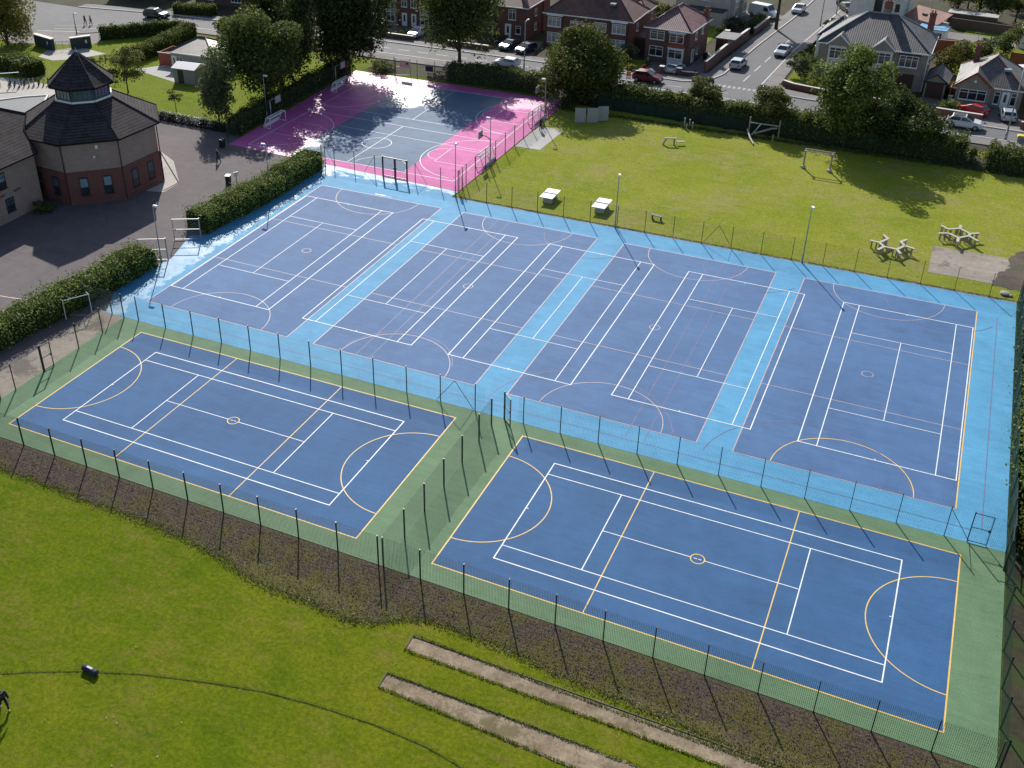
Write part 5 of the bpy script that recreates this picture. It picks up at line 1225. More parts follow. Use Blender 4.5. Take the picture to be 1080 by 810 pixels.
b = bay(t, 0, 0, 2.4, 4.9, .5, 0, -PI / 2, (-2.3, -1.5), wall='render_white'); win(b, 0, .8, 2.1, 1.6, -.52, -PI / 2, (-2.3, -1.5), nx=3); win(b, 0, 3.2, 2.1, 1.5, -.52, -PI / 2, (-2.3, -1.5), nx=3)
win(t, -.9, 3.3, 1.6, 1.4, -3.6, nx=3); win(t, -.9, .9, 1.6, 1.4, -3.6, nx=3)
# white house with rust roof
t, r = house('white rendered house with rust-brown hipped roof and arched window behind the slate roofs', 9.4, 155.6, 8.6, 11.0, rad(-4), 5.4, 'render_white', 'tile_rust', 32, axis='y', ridge='tile_brown')
win(t, .3, 2.9, 1.3, 1.9, -5.5, nx=3, frame='dark_metal'); win(t, 3.4, 3.2, .7, 1.2, -5.5, nx=1, frame='dark_metal'); win(t, -2, 3.2, .9, 1.2, 0, PI / 2, (4.3, 0), nx=1); MB().box(4.5, 1, 0, .4, 5, 5.3).build('side_wing', 'render_white', t)
t = thing('lean_to_roof', 'orange-red tiled lean-to extension with a rooflight behind the white house', 'extension', (17.4, 149.2, -.05), rad(-38))
MB().box(0, 0, 0, 6.8, 2.7, 2.6).build('wall', 'render_grey', t); m = MB(); m.face([(-3.6, -1.6, 2.62), (3.6, -1.6, 2.62), (3.6, 1.5, 4.0), (-3.6, 1.5, 4.0)]).face([(-3.6, 1.5, 3.98), (3.6, 1.5, 3.98), (3.6, -1.6, 2.6), (-3.6, -1.6, 2.6)]); r = m.build('roof', 'tile_rust', t); MB().box(-.6, 0, 3.28, .9, .7, .14).build('rooflight', 'glass_sky', r)
t = thing('conservatory', 'conservatory with a pale blue translucent roof between the houses', 'conservatory', (18.8, 145.6, -.05), rad(-8))
MB().box(0, 0, 0, 4.2, 3.2, 2.2).build('wall', 'white_upvc', t); MB().box(0, 0, 2.2, 4.5, 3.5, .12).box(.9, .2, 2.32, 2.4, 2.6, .18, 0, 0, .6).build('roof', 'blue_poly', t)
for u in (-1.2, 0, 1.2): win(t, u, .7, 1.0, 1.2, -1.6, nx=1, top=False, glass='glass_sky')
# bungalow
t, r = house('bungalow with hipped slate roof, front gable and white front door, cars on its drive', 28.35, 118.2, 8.2, 9.6, rad(-1), 2.75, 'pebbledash', 'slate_brown', 36, axis='y', ridge='tile_rust', ov=.3)
g_ = MB(); z0 = 2.7
g_.box(-2.0, -5.1, 0, 4.3, 1.0, z0, 0, 1)
g_.face([(-4.45, -5.95, z0), (-2.0, -5.95, z0 + 2.0), (-2.0, -1.4, z0 + 2.0), (-4.45, -4.6, z0)], 0).face([(-2.0, -5.95, z0 + 2.0), (.45, -5.95, z0), (.45, -4.6, z0), (-2.0, -1.4, z0 + 2.0)], 0).face([(-4.15, -5.62, z0), (.15, -5.62, z0), (-2.0, -5.62, z0 + 1.75)], 1)
g_.tube((-4.5, -5.98, z0), (-2.0, -5.98, z0 + 2.04), .10, .10, 5, 2).tube((.5, -5.98, z0), (-2.0, -5.98, z0 + 2.04), .10, .10, 5, 2); g_.build('gable', ['slate_brown', 'pebbledash', 'clay_red'], t)
win(t, -2.0, .85, 3.4, 1.45, -5.6, nx=3); door(t, 2.1, .15, 1.0, 2.15, -4.8); win(t, 1.05, .5, .75, 1.75, -4.8, nx=1); win(t, 3.15, .5, .8, 1.75, -4.8, nx=1)
MB().box(-2.0, -5.68, 3.3, .3, .06, .3).build('vent', 'white_upvc', t); MB().box(1.6, -2.6, 4.55, .9, .9, .3).build('skylight', 'blind', r); chimney(t, -2.6, 2.4, 4, 6.2, 'brick_red', 2, .8, .5)
t, r = house('small garage with pitched slate roof and dark door beside the bungalow', 21.5, 116.9, 2.7, 5.6, rad(-3), 2.3, 'pebbledash', 'slate', 35, axis='y', gable=(True, True), cat='garage', ov=.25, trim='dark_metal', ridge='slate'); MB().box(0, -2.83, .05, 2.2, .08, 2.1).build('door', 'door_brown', t)
t, r = house('brick house at the right edge beyond the bungalow', 39.0, 117.4, 8.5, 9, rad(-2), 5.2, 'brick_red', 'slate', 35); win(t, -2, .8, 2.2, 1.5, -4.5, nx=3); win(t, -2, 3.3, 2.2, 1.4, -4.5, nx=3)
# houses beyond the frame on the left that shade the far pavement
t, r = house('brick house with pale drive at the top left, beyond the road', -101, 120.5, 12, 9, rad(2), 5.3, 'brick_plum', 'tile_brown', 34); win(t, -3, .8, 2.2, 1.5, -4.5, nx=3); win(t, 3, .8, 2.2, 1.5, -4.5, nx=3); win(t, -3, 3.3, 2.2, 1.4, -4.5, nx=3)
t, r = house('brick house behind low front wall at the far top left corner', -119, 118.5, 12, 9, rad(2), 5.3, 'brick_plum', 'tile_brown', 34); win(t, -3, .8, 2.2, 1.5, -4.5, nx=3); win(t, 3, .8, 2.2, 1.5, -4.5, nx=3); win(t, 3, 3.3, 2.2, 1.4, -4.5, nx=3)
t, r = house('brick house with a white car in front, seen over the trees at the top', -82, 122.5, 12, 9, rad(0), 5.3, 'brick_plum', 'tile_brown', 34); win(t, -3, .8, 2.2, 1.5, -4.5, nx=3); win(t, 3, .8, 2.2, 1.5, -4.5, nx=3)
t, r = house('white bungalow at the top right beyond the back gardens', 36.5, 150.5, 9, 8, rad(-6), 2.8, 'render_white', 'tile_brown', 28); win(t, -3, .8, 1.6, 1.2, -4.0, nx=2)
# cottage, red enclosure, store at the top left
t, r = house('single-storey grey-tiled cottage with pale walls beside the red fence', -80.3, 83.4, 7.6, 6.4, rad(2), 2.7, 'render_grey', 'slate_brown', 26, ov=.35, ridge='slate'); win(t, -2.2, .9, 1.2, 1.1, -3.2, nx=2); door(t, -3.2, .05, .8, 2, -3.2)
t = thing('red_fence_enclosure', 'rust-red boarded enclosure beside the cottage', 'fence', (-85.6, 83.0, -.05), rad(3))
MB().box(0, -1.9, 0, 3.2, .08, 1.9).build('front_boards', 'fence_red', t); MB().box(-1.6, 0, 0, .08, 3.8, 1.9).build('left_boards', 'fence_red', t); MB().box(1.6, 0, 0, .08, 3.8, 1.9).build('right_boards', 'fence_red', t); MB().box(0, 1.9, 0, 3.2, .08, 1.9).build('back_boards', 'fence_red', t); MB().box(0, -1.95, 1.9, 3.4, .14, .08).build('rail', 'coping', t)
t = thing('store_shed', 'grey-blue store shed with a white roof beside the grey-leaved tree', 'shed', (-77.6, 76.3, -.05), rad(4)); MB().box(0, 0, 0, 3.6, 3.0, 2.2).build('wall', 'lead_grey', t)
m = MB(); m.face([(-2, -1.7, 2.2), (2, -1.7, 2.2), (2, 0, 2.75), (-2, 0, 2.75)]).face([(2, 1.7, 2.2), (-2, 1.7, 2.2), (-2, 0, 2.75), (2, 0, 2.75)]).face([(-2, -1.7, 2.2), (-2, 0, 2.75), (-2, 1.7, 2.2)]).face([(2, -1.7, 2.2), (2, 1.7, 2.2), (2, 0, 2.75)]).face([(-2, 1.7, 2.19), (2, 1.7, 2.19), (2, -1.7, 2.19), (-2, -1.7, 2.19)]); m.build('roof', 'roof_white', t); MB().box(-.6, -1.53, .05, .9, .06, 1.9).build('door', 'dark_metal', t)
# gate screens at the school entrance (solid dark green-grey panels with pale tops)
for lab, a, b in (('dark boarded entrance screen left of the school gateway', (-112.2, 81.2), (-107.3, 80.0)), ('dark boarded entrance screen right of the school gateway', (-105.2, 81.6), (-103.4, 84.2))):
    t = thing('entrance_screen', lab, 'screen wall', (*a, -.05), math.atan2(b[1] - a[1], b[0] - a[0])); L_ = math.hypot(b[0] - a[0], b[1] - a[1])
    MB().box(L_ / 2, 0, 0, L_, .5, 1.8).build('wall', 'screen_blue', t); MB().box(L_ / 2, 0, 1.8, L_ + .1, .75, .12).build('coping', 'coping', t)
    MB().box(L_ * .75, -.28, .8, .25, .05, .5).build('notice', 'white_upvc', t)
t = thing('gate', 'low tubular double gate across the school entrance', 'gate', (-107.1, 80.3, -.02), rad(34)); MB().path([(0, 0, 0), (0, 0, 1.3), (2.1, 0, 1.3), (2.1, 0, .1), (0, 0, .1)], .035, 6).path([(1.05, 0, .1), (1.05, 0, 1.3)], .03, 6).build('frame', 'galvanised', t)
# garden walls
def gwall(label, pts, h, th=.25, mat='brick_plum', cop='coping', cat='wall', group=None):
    t = thing('garden_wall', label, cat, (*pts[0], -.05), 0, group); m = MB(); c = MB(); p0 = pts[0]
    for a, b in zip(pts[:-1], pts[1:]):
        a = (a[0] - p0[0], a[1] - p0[1]); b = (b[0] - p0[0], b[1] - p0[1]); m.beam((*a, h / 2), (*b, h / 2), th, h); c.beam((*a, h + .05), (*b, h + .05), th + .14, .08)
    m.build('wall', mat, t); c.build('coping', cop, t); return t
gwall('long brick garden wall with white coping along the side road', [(-10.5, 112.2), (-9.9, 122), (-8.7, 134.2)], 1.7)
gwall('low brick front wall of the purple-roofed corner house', [(-16.0, 109.4), (-11.0, 109.9)], .6); gwall('low brick wall in front of the far left house', [(-66, 109.4), (-58, 109.3)], .8)
gwall('low brick wall in front of the half-hidden brick house', [(-52, 109.4), (-44.6, 109.4)], .8); gwall('low dark brick wall in front of the dark brick pair', [(-34, 109.4), (-24, 109.3)], .7)
gwall('brick front wall of the bungalow garden left of its drive', [(22.2, 106.9), (28.0, 106.4)], .9, mat='brick_red'); gwall('brick wall at the right of the bungalow drive', [(32.6, 105.3), (40, 104.9)], 1.0, mat='brick_red')
gwall('curved low brick wall round the slate-roofed corner garden', [(1.3, 111), (3.0, 109.9), (9, 108.6), (19, 107.4)], .8, mat='brick_red'); gwall('pinkish brick garden wall on the far side of the side road', [(1.9, 131.5), (2.7, 139), (3.3, 149)], .9, mat='brick_buff')
gwall('brick wall in front of the cream house', [(-8.3, 137), (-7.6, 146)], 1.1); gwall('timber fence across the back gardens behind the slate roofs', [(19.6, 139.5), (24.4, 139.9)], 1.8, .08, 'fence_orange', 'fence_orange', 'fence')
gwall('rust-coloured fence at the right behind the bungalow garden', [(30.6, 137.2), (38, 136.2)], 1.7, .08, 'fence_orange', 'fence_orange', 'fence'); gwall('long grey fence along the back lane', [(21, 156.2), (34.5, 153.6)], 1.6, .08, 'fence_brown', 'fence_brown', 'fence')
gwall('rust-brown board wall between the garage and the bungalow', [(23.3, 121), (23.4, 114)], 1.8, .1, 'fence_red', 'clay_red', 'fence')
t = thing('long_shed', 'long low shed with a pale corrugated roof in the back gardens', 'shed', (24.2, 158.6, -.05), rad(-6)); MB().box(0, 0, 0, 7.6, 2.4, 2.1).build('wall', 'fence_brown', t); MB().box(0, 0, 2.1, 8, 2.8, .12).build('roof', 'corrugated', t)
for i, (x, y) in enumerate(((-16.2, 109.3), (-13.6, 109.5))):
    t = thing('gate_pillar', ['brick gate pillar with white cap left of the corner house drive', 'brick gate pillar with white cap beside the small silver car'][i], 'pillar', (x, y, -.05)); MB().box(0, 0, 0, .5, .5, 1.1).build('pillar', 'brick_plum', t); MB().box(0, 0, 1.1, .75, .75, .1).build('cap', 'white_upvc', t)
t = thing('plant_tub', 'small tub of red flowers on the corner of the low wall', 'planter', (-11.4, 110.3, .05)); MB().tube((0, 0, 0), (0, 0, .5), .22, .3, 10).build('pot', 'terracotta', t); MB().ball((0,0,.62),.3,10,6,0,.6).build('flowers','leaf_red',t)
t = thing('road_sign', 'orange temporary road sign on a frame beside the maroon car', 'sign', (-19.7, 103.9, 0), rad(10)); MB().box(0, 0, .55, .65, .05, .75).build('board', 'orange_sheet', t); MB().path([(-.3, 0, 0), (-.3, 0, .6)], .025, 6).path([(.3, 0, 0), (.3, 0, .6)], .025, 6).path([(-.3, .4, 0), (0, .03, 1.2)], .02, 6).build('frame', 'dark_metal', t); MB().box(0, -.03, .15, .55, .04, .35).build('lower_board', 'white_upvc', t)
t = thing('grit_bin', 'yellow-topped roadside bin at the right edge of the road', 'bin', (32.9, 99.9, 0)); MB().box(0, 0, 0, 1.1, .7, .8, 0, 0, 1.05).build('body', 'galvanised', t); MB().box(0, 0, .8, 1.3, .9, .16, 0, 0, .8).build('lid', 'yellow_plastic', t)
t = thing('street_sign', 'small white street name plate on posts in front of the far left house', 'sign', (-64.2, 109.8, 0)); MB().path([(0, 0, 0), (0, 0, 2.2)], .04, 6).build('post', 'galvanised', t); MB().box(0, -.05, 1.6, .6, .04, .6).build('plate', 'white_upvc', t)
t = thing('notice_board', 'white notice fixed to the fence behind the pink court', 'sign', (-49.9, 91.1, 1.2), 0); MB().box(0, 0, .3, 1.7, .05, 1.0).build('board', 'timber_pale', t); MB().box(.35, -.035, .75, .35, .02, .3).build('notice', 'dark_metal', t)
MBb = MB().box(0, 0, 0, 1.2, .05, .8); o = MBb.build('notice_board', 'navy_cloth'); o.location = (-45.9, 91.05, 1.4); setmeta(o, 'small dark blue notice on the fence behind the pink court', 'sign')

# ------------------------------------------------------------------ vehicles
def car(label, x, y, hd, paint, kind='hatch', L=4.1, W=1.75, Hh=1.48, z=-.03, group='parked cars', roofm=None):
    """hd = heading in degrees (direction of the bonnet); x forward"""
    t = thing('car' if kind != 'van' else 'van', label, 'car' if kind != 'van' else 'van', (x, y, z), rad(hd), group)
    hl = L / 2
    if kind == 'van':
        prof = [(-hl, .35), (-hl, 1.0), (-hl + .05, 1.9), (-hl + .25, 2.25), (hl - 1.5, 2.25), (hl - .85, 1.35), (hl - .1, 1.12), (hl, .85), (hl, .35)]; belt = 1.25
    elif kind == 'suv':
        prof = [(-hl, .32), (-hl, .98), (-hl + .10, 1.12), (-hl + .62, Hh - .04), (hl - 2.15, Hh + .03), (hl - 1.10, 1.10), (hl - .32, .98), (hl, .74), (hl, .30)]; belt = 1.03
    elif kind == 'saloon':
        prof = [(-hl, .30), (-hl, .90), (-hl + .75, 1.0), (-hl + 1.3, Hh - .03), (hl - 1.95, Hh), (hl - 1.2, .98), (hl - .15, .84), (hl, .66), (hl, .26)]; belt = .95
    else:
        prof = [(-hl, .30), (-hl, .90), (-hl + .09, 1.03), (-hl + .60, Hh - .07), (hl - 2.05, Hh), (hl - .92, 1.0), (hl - .28, .86), (hl, .62), (hl, .26)]; belt = .97
    def wz(zv): return W / 2 * (1 - max(0, zv - belt) * (.32 if kind != 'van' else .10)) * (1 - max(0, .45 - zv) * .25)
    arch = []
    for cx in (hl - .78, -hl + .75): arch.append(cx)
    # lower outline with wheel arches
    low = []
    zb = .24; R = .36
    for cx in arch:
        low.append((cx + R, zb)); 
        for k in range(1, 8): a = PI * k / 8; low.append((cx + R * math.cos(a), zb + R * math.sin(a) * 1.05))
        low.append((cx - R, zb))
    outl = prof + low      # clockwise from the rear lower corner over the roof to the front, back along the sills
    mb = MB(); n = len(outl); k = 0
    mb.v += [(p[0] - (.06 if abs(p[0]) > hl - .01 and False else 0), -wz(p[1]), p[1]) for p in outl] + [(p[0], wz(p[1]), p[1]) for p in outl]
    mb.f.append(tuple(range(n - 1, -1, -1))); mb.f.append(tuple(range(n, 2 * n))); mb.mi += [0, 0]
    for i in range(n): j = (i + 1) % n; mb.f.append((i, j, n + j, n + i)); mb.mi.append(0)
    body = mb.build('body', paint, t, bevel=.11); 
    # glazing: side, front and rear panes set just proud of the shell
    (rx, rz_), (fx, fz), (wx, wz_) = prof[3], prof[4], prof[5]; bx, bz = prof[2]
    if kind == 'van': bx, bz, rx, rz_ = .55 * hl - .6, belt, .55 * hl - .6, 2.1
    for s in (-1, 1):
        g = MB(); q = 1.012; zt = fz - .12; zl = belt + .06
        if kind == 'van': pts = [(hl - 2.15, zl), (hl - 1.0, zl), (hl - 1.45, 1.95), (hl - 2.15, 1.95)]
        else: pts = [(bx + .22, zl), (wx - .18, zl), (fx - .02, zt), (rx + .12, zt)]
        P_ = [(p[0], s * (wz(p[1]) + .012), p[1]) for p in pts]
        g.face(P_ if s < 0 else P_[::-1]); so_ = g.build('side_window', 'car_glass', t)
        if kind != 'van':
            for xx in ((pts[0][0] + pts[1][0]) / 2,): MB().face([(xx - .04, s * (wz(zl) + .02), zl), (xx + .04, s * (wz(zl) + .02), zl), (xx + .04, s * (wz(zt) + .02), zt), (xx - .04, s * (wz(zt) + .02), zt)]).build('pillar', paint, so_)
    def slope(a, b, inset, name, push):
        d = Vector((b[0] - a[0], 0, b[1] - a[1])); nrm = Vector((-d.z, 0, d.x)).normalized() * push
        pa = (a[0] + d.x * .08, a[1] + d.z * .08); pb = (a[0] + d.x * .92, a[1] + d.z * .92)
        P_ = [(pa[0] + nrm.x, -(wz(pa[1]) - inset), pa[1] + nrm.z), (pa[0] + nrm.x, wz(pa[1]) - inset, pa[1] + nrm.z), (pb[0] + nrm.x, wz(pb[1]) - inset, pb[1] + nrm.z), (pb[0] + nrm.x, -(wz(pb[1]) - inset), pb[1] + nrm.z)]
        MB().face(P_[::-1] if push > 0 else P_).build(name, 'car_glass', t)
    slope((wx, wz_), (fx, fz), .10, 'windscreen', -.014)
    if kind != 'van': slope((prof[2][0], prof[2][1]), (prof[3][0], prof[3][1]), .12, 'rear_window', .014)
    if roofm: MB().box((rx + fx) / 2, 0, max(rz_, fz) + .005, (fx - rx) * .86, W * .68, .02).build('roof_panel', roofm, t)
    for cx in arch:
        for s in (-1, 1):
            wv = MB().tube((cx, s * (W / 2 - .20), .31), (cx, s * (W / 2 - .0), .31), .31, .31, 16).build('wheel', 'rubber', t)
            MB().tube((cx, s * (W / 2 - .01), .31), (cx, s * (W / 2 + .012), .31), .20, .17, 12).build('rim', 'alloy', wv)
    for s in (-1, 1):
        MB().box(hl - .08, s * (W / 2 - .30), .62, .20, .36, .14).build('headlight', 'headlight', t); MB().box(-hl + .05, s * (W / 2 - .20), .70, .16, .24, .20).build('tail_light', 'taillight', t)
        MB().box(wx - .35, s * (W / 2 + .08), .98, .12, .18, .12).build('mirror', paint, t)
    MB().box(-hl - .01, 0, .55, .03, .52, .11).build('number_plate', 'render_white', t); MB().box(hl + .0, 0, .30, .05, W * .7, .16).build('grille', 'black_plastic', t)
    return t
car('white sport-utility car with black roof parked on the near road, right side', 26.0, 103.0, -3, 'car_white', 'suv', 4.4, 1.85, 1.6, roofm='black_plastic')
car('bright red hatchback slewed across the bungalow drive', 26.7, 109.3, 152, 'car_red', 'hatch', 4.0)
car('silver-grey hatchback parked facing the bungalow', 31.0, 109.0, 97, 'car_silver', 'hatch', 4.1)
car('silver hatchback on the left of the side road near the junction', -6.6, 117.4, 85, 'car_silver', 'hatch', 4.1)
car('pale silver saloon parked by the right kerb of the side road', -1.75, 127.2, -96, 'car_silver', 'saloon', 4.4)
car('small silver hatchback parked at the top of the side road', -4.3, 155.6, -95, 'car_silver', 'hatch', 3.9)
car('white panel van on the drive of the cream house', -9.4, 149.8, -22, 'car_white', 'van', 5.2, 1.95, 2.3, group=None)
car('small pale hatchback on the drive of the purple-roofed house', -14.6, 110.9, 80, 'car_silver', 'hatch', 3.7)
car('maroon people-carrier parked beside the orange sign', -17.0, 104.6, -4, 'car_maroon', 'suv', 4.3, 1.8, 1.62)
car('white hatchback driving behind the hedge near the tall grey lamp', -38.6, 102.6, 181, 'car_white', 'hatch', 4.1, group=None)
car('dark green hatchback on the shaded drive, left of the pair', -42.0, 112.0, -105, 'car_green', 'hatch', 4.1)
car('navy car with bright bonnet on the shaded drive, right of the pair', -38.9, 111.2, -105, 'car_navy', 'hatch', 4.1)
car('white car just visible left of the street tree crown', -58.8, 112.2, -95, 'car_white', 'hatch', 4.0)
car('dark estate car driving along the road at the top left', -105.9, 103.5, 1, 'car_dark', 'suv', 4.6, 1.85, 1.65, group=None)
car('white hatchback parked beyond the dark trees at the top', -76.2, 112.5, -80, 'car_white', 'hatch', 4.0)
car('dark car with pale bonnet on the drive of the white house', 3.5, 160.3, -60, 'car_dark', 'hatch', 4.0)
car('dark car half out of frame at the very top of the side road', 1.9, 166.5, -95, 'car_dark', 'suv', 4.3)
t = thing('caravan', 'white-roofed touring caravan at the right edge behind the bungalow', 'caravan', (33.9, 128.2, -.05), rad(20)); MB().box(0, 0, .45, 4.6, 2.1, 1.9, 0, 0, .93).build('body', 'render_white', t, bevel=.12); MB().box(0, -1.0, 1.2, 1.2, .1, .6).build('window', 'glass_dark', t)
for s in (-1, 1): MB().tube((0, s * .85, .33), (0, s * 1.0, .33), .33, .33, 14).build('wheel', 'rubber', t)
t = thing('caravan', 'white-topped caravan behind the purple-roofed corner house', 'caravan', (-20.6, 150.5, -.05), rad(15)); MB().box(0, 0, .45, 5.2, 2.2, 2.0, 0, 0, .93).build('body', 'roof_white', t, bevel=.12); MB().box(0, -1.05, 1.3, 1.2, .1, .6).build('window', 'glass_dark', t)
for s in (-1, 1): MB().tube((0, s * .9, .33), (0, s * 1.05, .33), .33, .33, 14).build('wheel', 'rubber', t)

# ------------------------------------------------------------------ hedges
hedge('clipped variegated hedge along the yard, the nearer length by the gravel strip', [(-46.3, 6.2), (-45.2, 16), (-44.3, 26.2)], 2.9, 2.05, 'leaf_variegated', 62, .17, 2, 'yard hedges', .35)
hedge('clipped variegated hedge along the yard, the farther length beside the gates', [(-44.7, 34.6), (-43.4, 43), (-43.3, 55.0)], 3.0, 2.1, 'leaf_variegated', 62, .17, 3, 'yard hedges', .35)
hedge('clipped roadside hedge behind the pink court, left of the tall grey lamp', [(-43.4, 93.2), (-35.5, 93.5), (-27.6, 93.4)], 2.4, 2.5, 'leaf_mid', 30, .25, 4, 'roadside hedges')
hedge('long dark roadside hedge beyond the grass, left part below the bushes', [(-19.6, 92.0), (-8, 91.5), (7.2, 90.9)], 2.6, 2.9, 'leaf_mid', 30, .26, 5, 'roadside hedges', .25)
hedge('long dark roadside hedge beyond the grass, right part under the trees', [(7.2, 90.9), (18, 90.5), (26.5, 90.0)], 3.2, 2.9, 'leaf_mid', 30, .27, 6, 'roadside hedges', .35)
hedge('dark roadside hedge at the right, beyond the gap with pale branches', [(29.2, 89.6), (36, 89.4), (44, 89.2)], 3.2, 2.4, 'leaf_mid', 30, .27, 7, 'roadside hedges', .3)
hedge('clipped hedge along the road at the school entrance', [(-105, 88.2), (-99.6, 93.6), (-95.0, 97.2)], 1.5, 2.1, 'leaf_mid', 26, .26, 8, 'school entrance hedges')
hedge('long clipped hedge with sunlit top leading to the cottage', [(-91.6, 81.2), (-91.6, 88), (-93.2, 96.6)], 2.4, 2.1, 'leaf_mid', 28, .26, 9, 'school entrance hedges')
hedge('dark clipped hedge across the road at the top left', [(-105, 107.6), (-101, 108.6), (-97.6, 109.0)], 2.2, 1.7, 'leaf_mid', 28, .26, 10)
hedge('square clipped hedge between the rear courtyard and the gate path', [(-107.0, 69.6), (-103.2, 68.8), (-99.6, 68.4)], 3.2, 2.2, 'leaf_mid', 28, .26, 11, None)
hedge('dark hedge along the far left of the rear courtyard', [(-118, 70.4), (-112, 68.4), (-107.8, 68.6)], 2.6, 2.0, 'leaf_dark', 26, .28, 12)
hedge('ivy-covered fence line in tree shade on the left side of the pink court', [(-58.3, 60.0), (-59.3, 76), (-59.8, 91)], 1.6, 2.1, 'leaf_dark', 30, .27, 13, None, .3)
hedge('overgrown pale hedge outside the right-hand court fence, far length', [(35.0, 53.5), (34.95, 44), (35.05, 37)], 2.7, 3.0, 'leaf_greyish', 30, .23, 14, 'bushes right of the courts', .38)
hedge('overgrown hedge outside the right-hand court fence, middle length', [(35.05, 37.), (34.95, 28), (35.05, 22)], 2.8, 3.2, 'leaf_variegated', 30, .23, 15, 'bushes right of the courts', .38)
hedge('overgrown hedge outside the right-hand court fence, near length', [(35.1, 22), (35.2, 17.5), (35.9, 14)], 2.7, 2.8, 'leaf_mid', 30, .23, 16, 'bushes right of the courts', .38)
hedge('low hedge in front of the cream house by the side road', [(-9.2, 138), (-8.8, 145.5)], 1.4, 1.5, 'leaf_dark', 24, .26, 17)

# ------------------------------------------------------------------ trees
tree('yellowing round tree at the top left corner by the school entrance', -116.6, 79.4, 13.5, 6.8, 'leaf_yellow', -1.6, .3, 15000, 44, .36, 21)
tree('small olive tree standing just behind the pointed roof cap', -82.2, 68., 6.8, 3.5, 'leaf_olive', .9, .12, 4200, 22, .27, 22)
tree('tiny sparse reddish tree at the edge of the bicycle row', -70.9, 64.4, 3.2, 1.25, 'leaf_autumn', 1.1, .06, 420, 9, .22, 23)
tree('grey-green drooping tree left of the big trees', -62.9, 63.2, 10.6, 3.6, 'leaf_greyish', -.6, .16, 9500, 30, .28, 24)
tree('broad dark green tree overhanging the left side of the pink court', -61.6, 72.2, 13.0, 6.4, 'leaf_mid', .5, .36, 30000, 52, .36, 25)
tree('tallest very dark tree behind the left end of the pink court', -58.6, 88.5, 19.0, 7.6, 'leaf_deep', .4, .5, 42000, 64, .40, 26)
tree('dark tree filling the gap between the two biggest trees', -64.5, 80.5, 15.0, 5.8, 'leaf_deep', .5, .36, 22000, 40, .38, 27)
tree('big street tree on the far kerb with its crown over the road', -46.0, 101.6, 18.8, 7.2, 'leaf_mid', .2, .38, 38000, 64, .38, 28)
tree('domed tree with autumn tips at the corner of the grass', -23.3, 92.3, 10.3, 6.1, 'leaf_turning', -2.2, .34, 34000, 64, .34, 29)
tree('bright green airy tree at the roadside beyond the grass', 12.9, 88.6, 13.4, 5.2, 'leaf_bright', -.4, .28, 17000, 50, .36, 30)
tree('low spreading dark hawthorn right of the bright green tree', 19.4, 90.2, 7.6, 4.9, 'leaf_deep', .3, .24, 13000, 36, .32, 31)
tree('spiky young tree above the hedge, left of the side road', -6.5, 91.8, 6.3, 3.4, 'leaf_olive', .2, .12, 5000, 20, .28, 32)
tree('young leafy tree above the hedge, right of the junction', 2.9, 91.6, 6.1, 3.4, 'leaf_olive', .2, .12, 5000, 20, .28, 33)
tree('street tree on the left pavement of the side road', -5.7, 142.2, 11.5, 4.2, 'leaf_mid', 5.4, .32, 6000, 30, .36, 34)
tree('grey-leaved tree behind the cottage at the top', -77.5, 103.5, 8.8, 5.2, 'leaf_greyish', 1.5, .26, 8000, 30, .36, 35)
tree('small palm-like tree in the white house garden', 3.6, 140.8, 3.4, 1.5, 'leaf_mid', 1.3, .10, 700, 10, .34, 36)
tree('dark tree behind the brick houses at the top', -37, 139, 9.5, 4.5, 'leaf_deep', 1.6, .3, 5000, 24, .4, 37)
k = 0
GT = 'garden shrubs across the road'
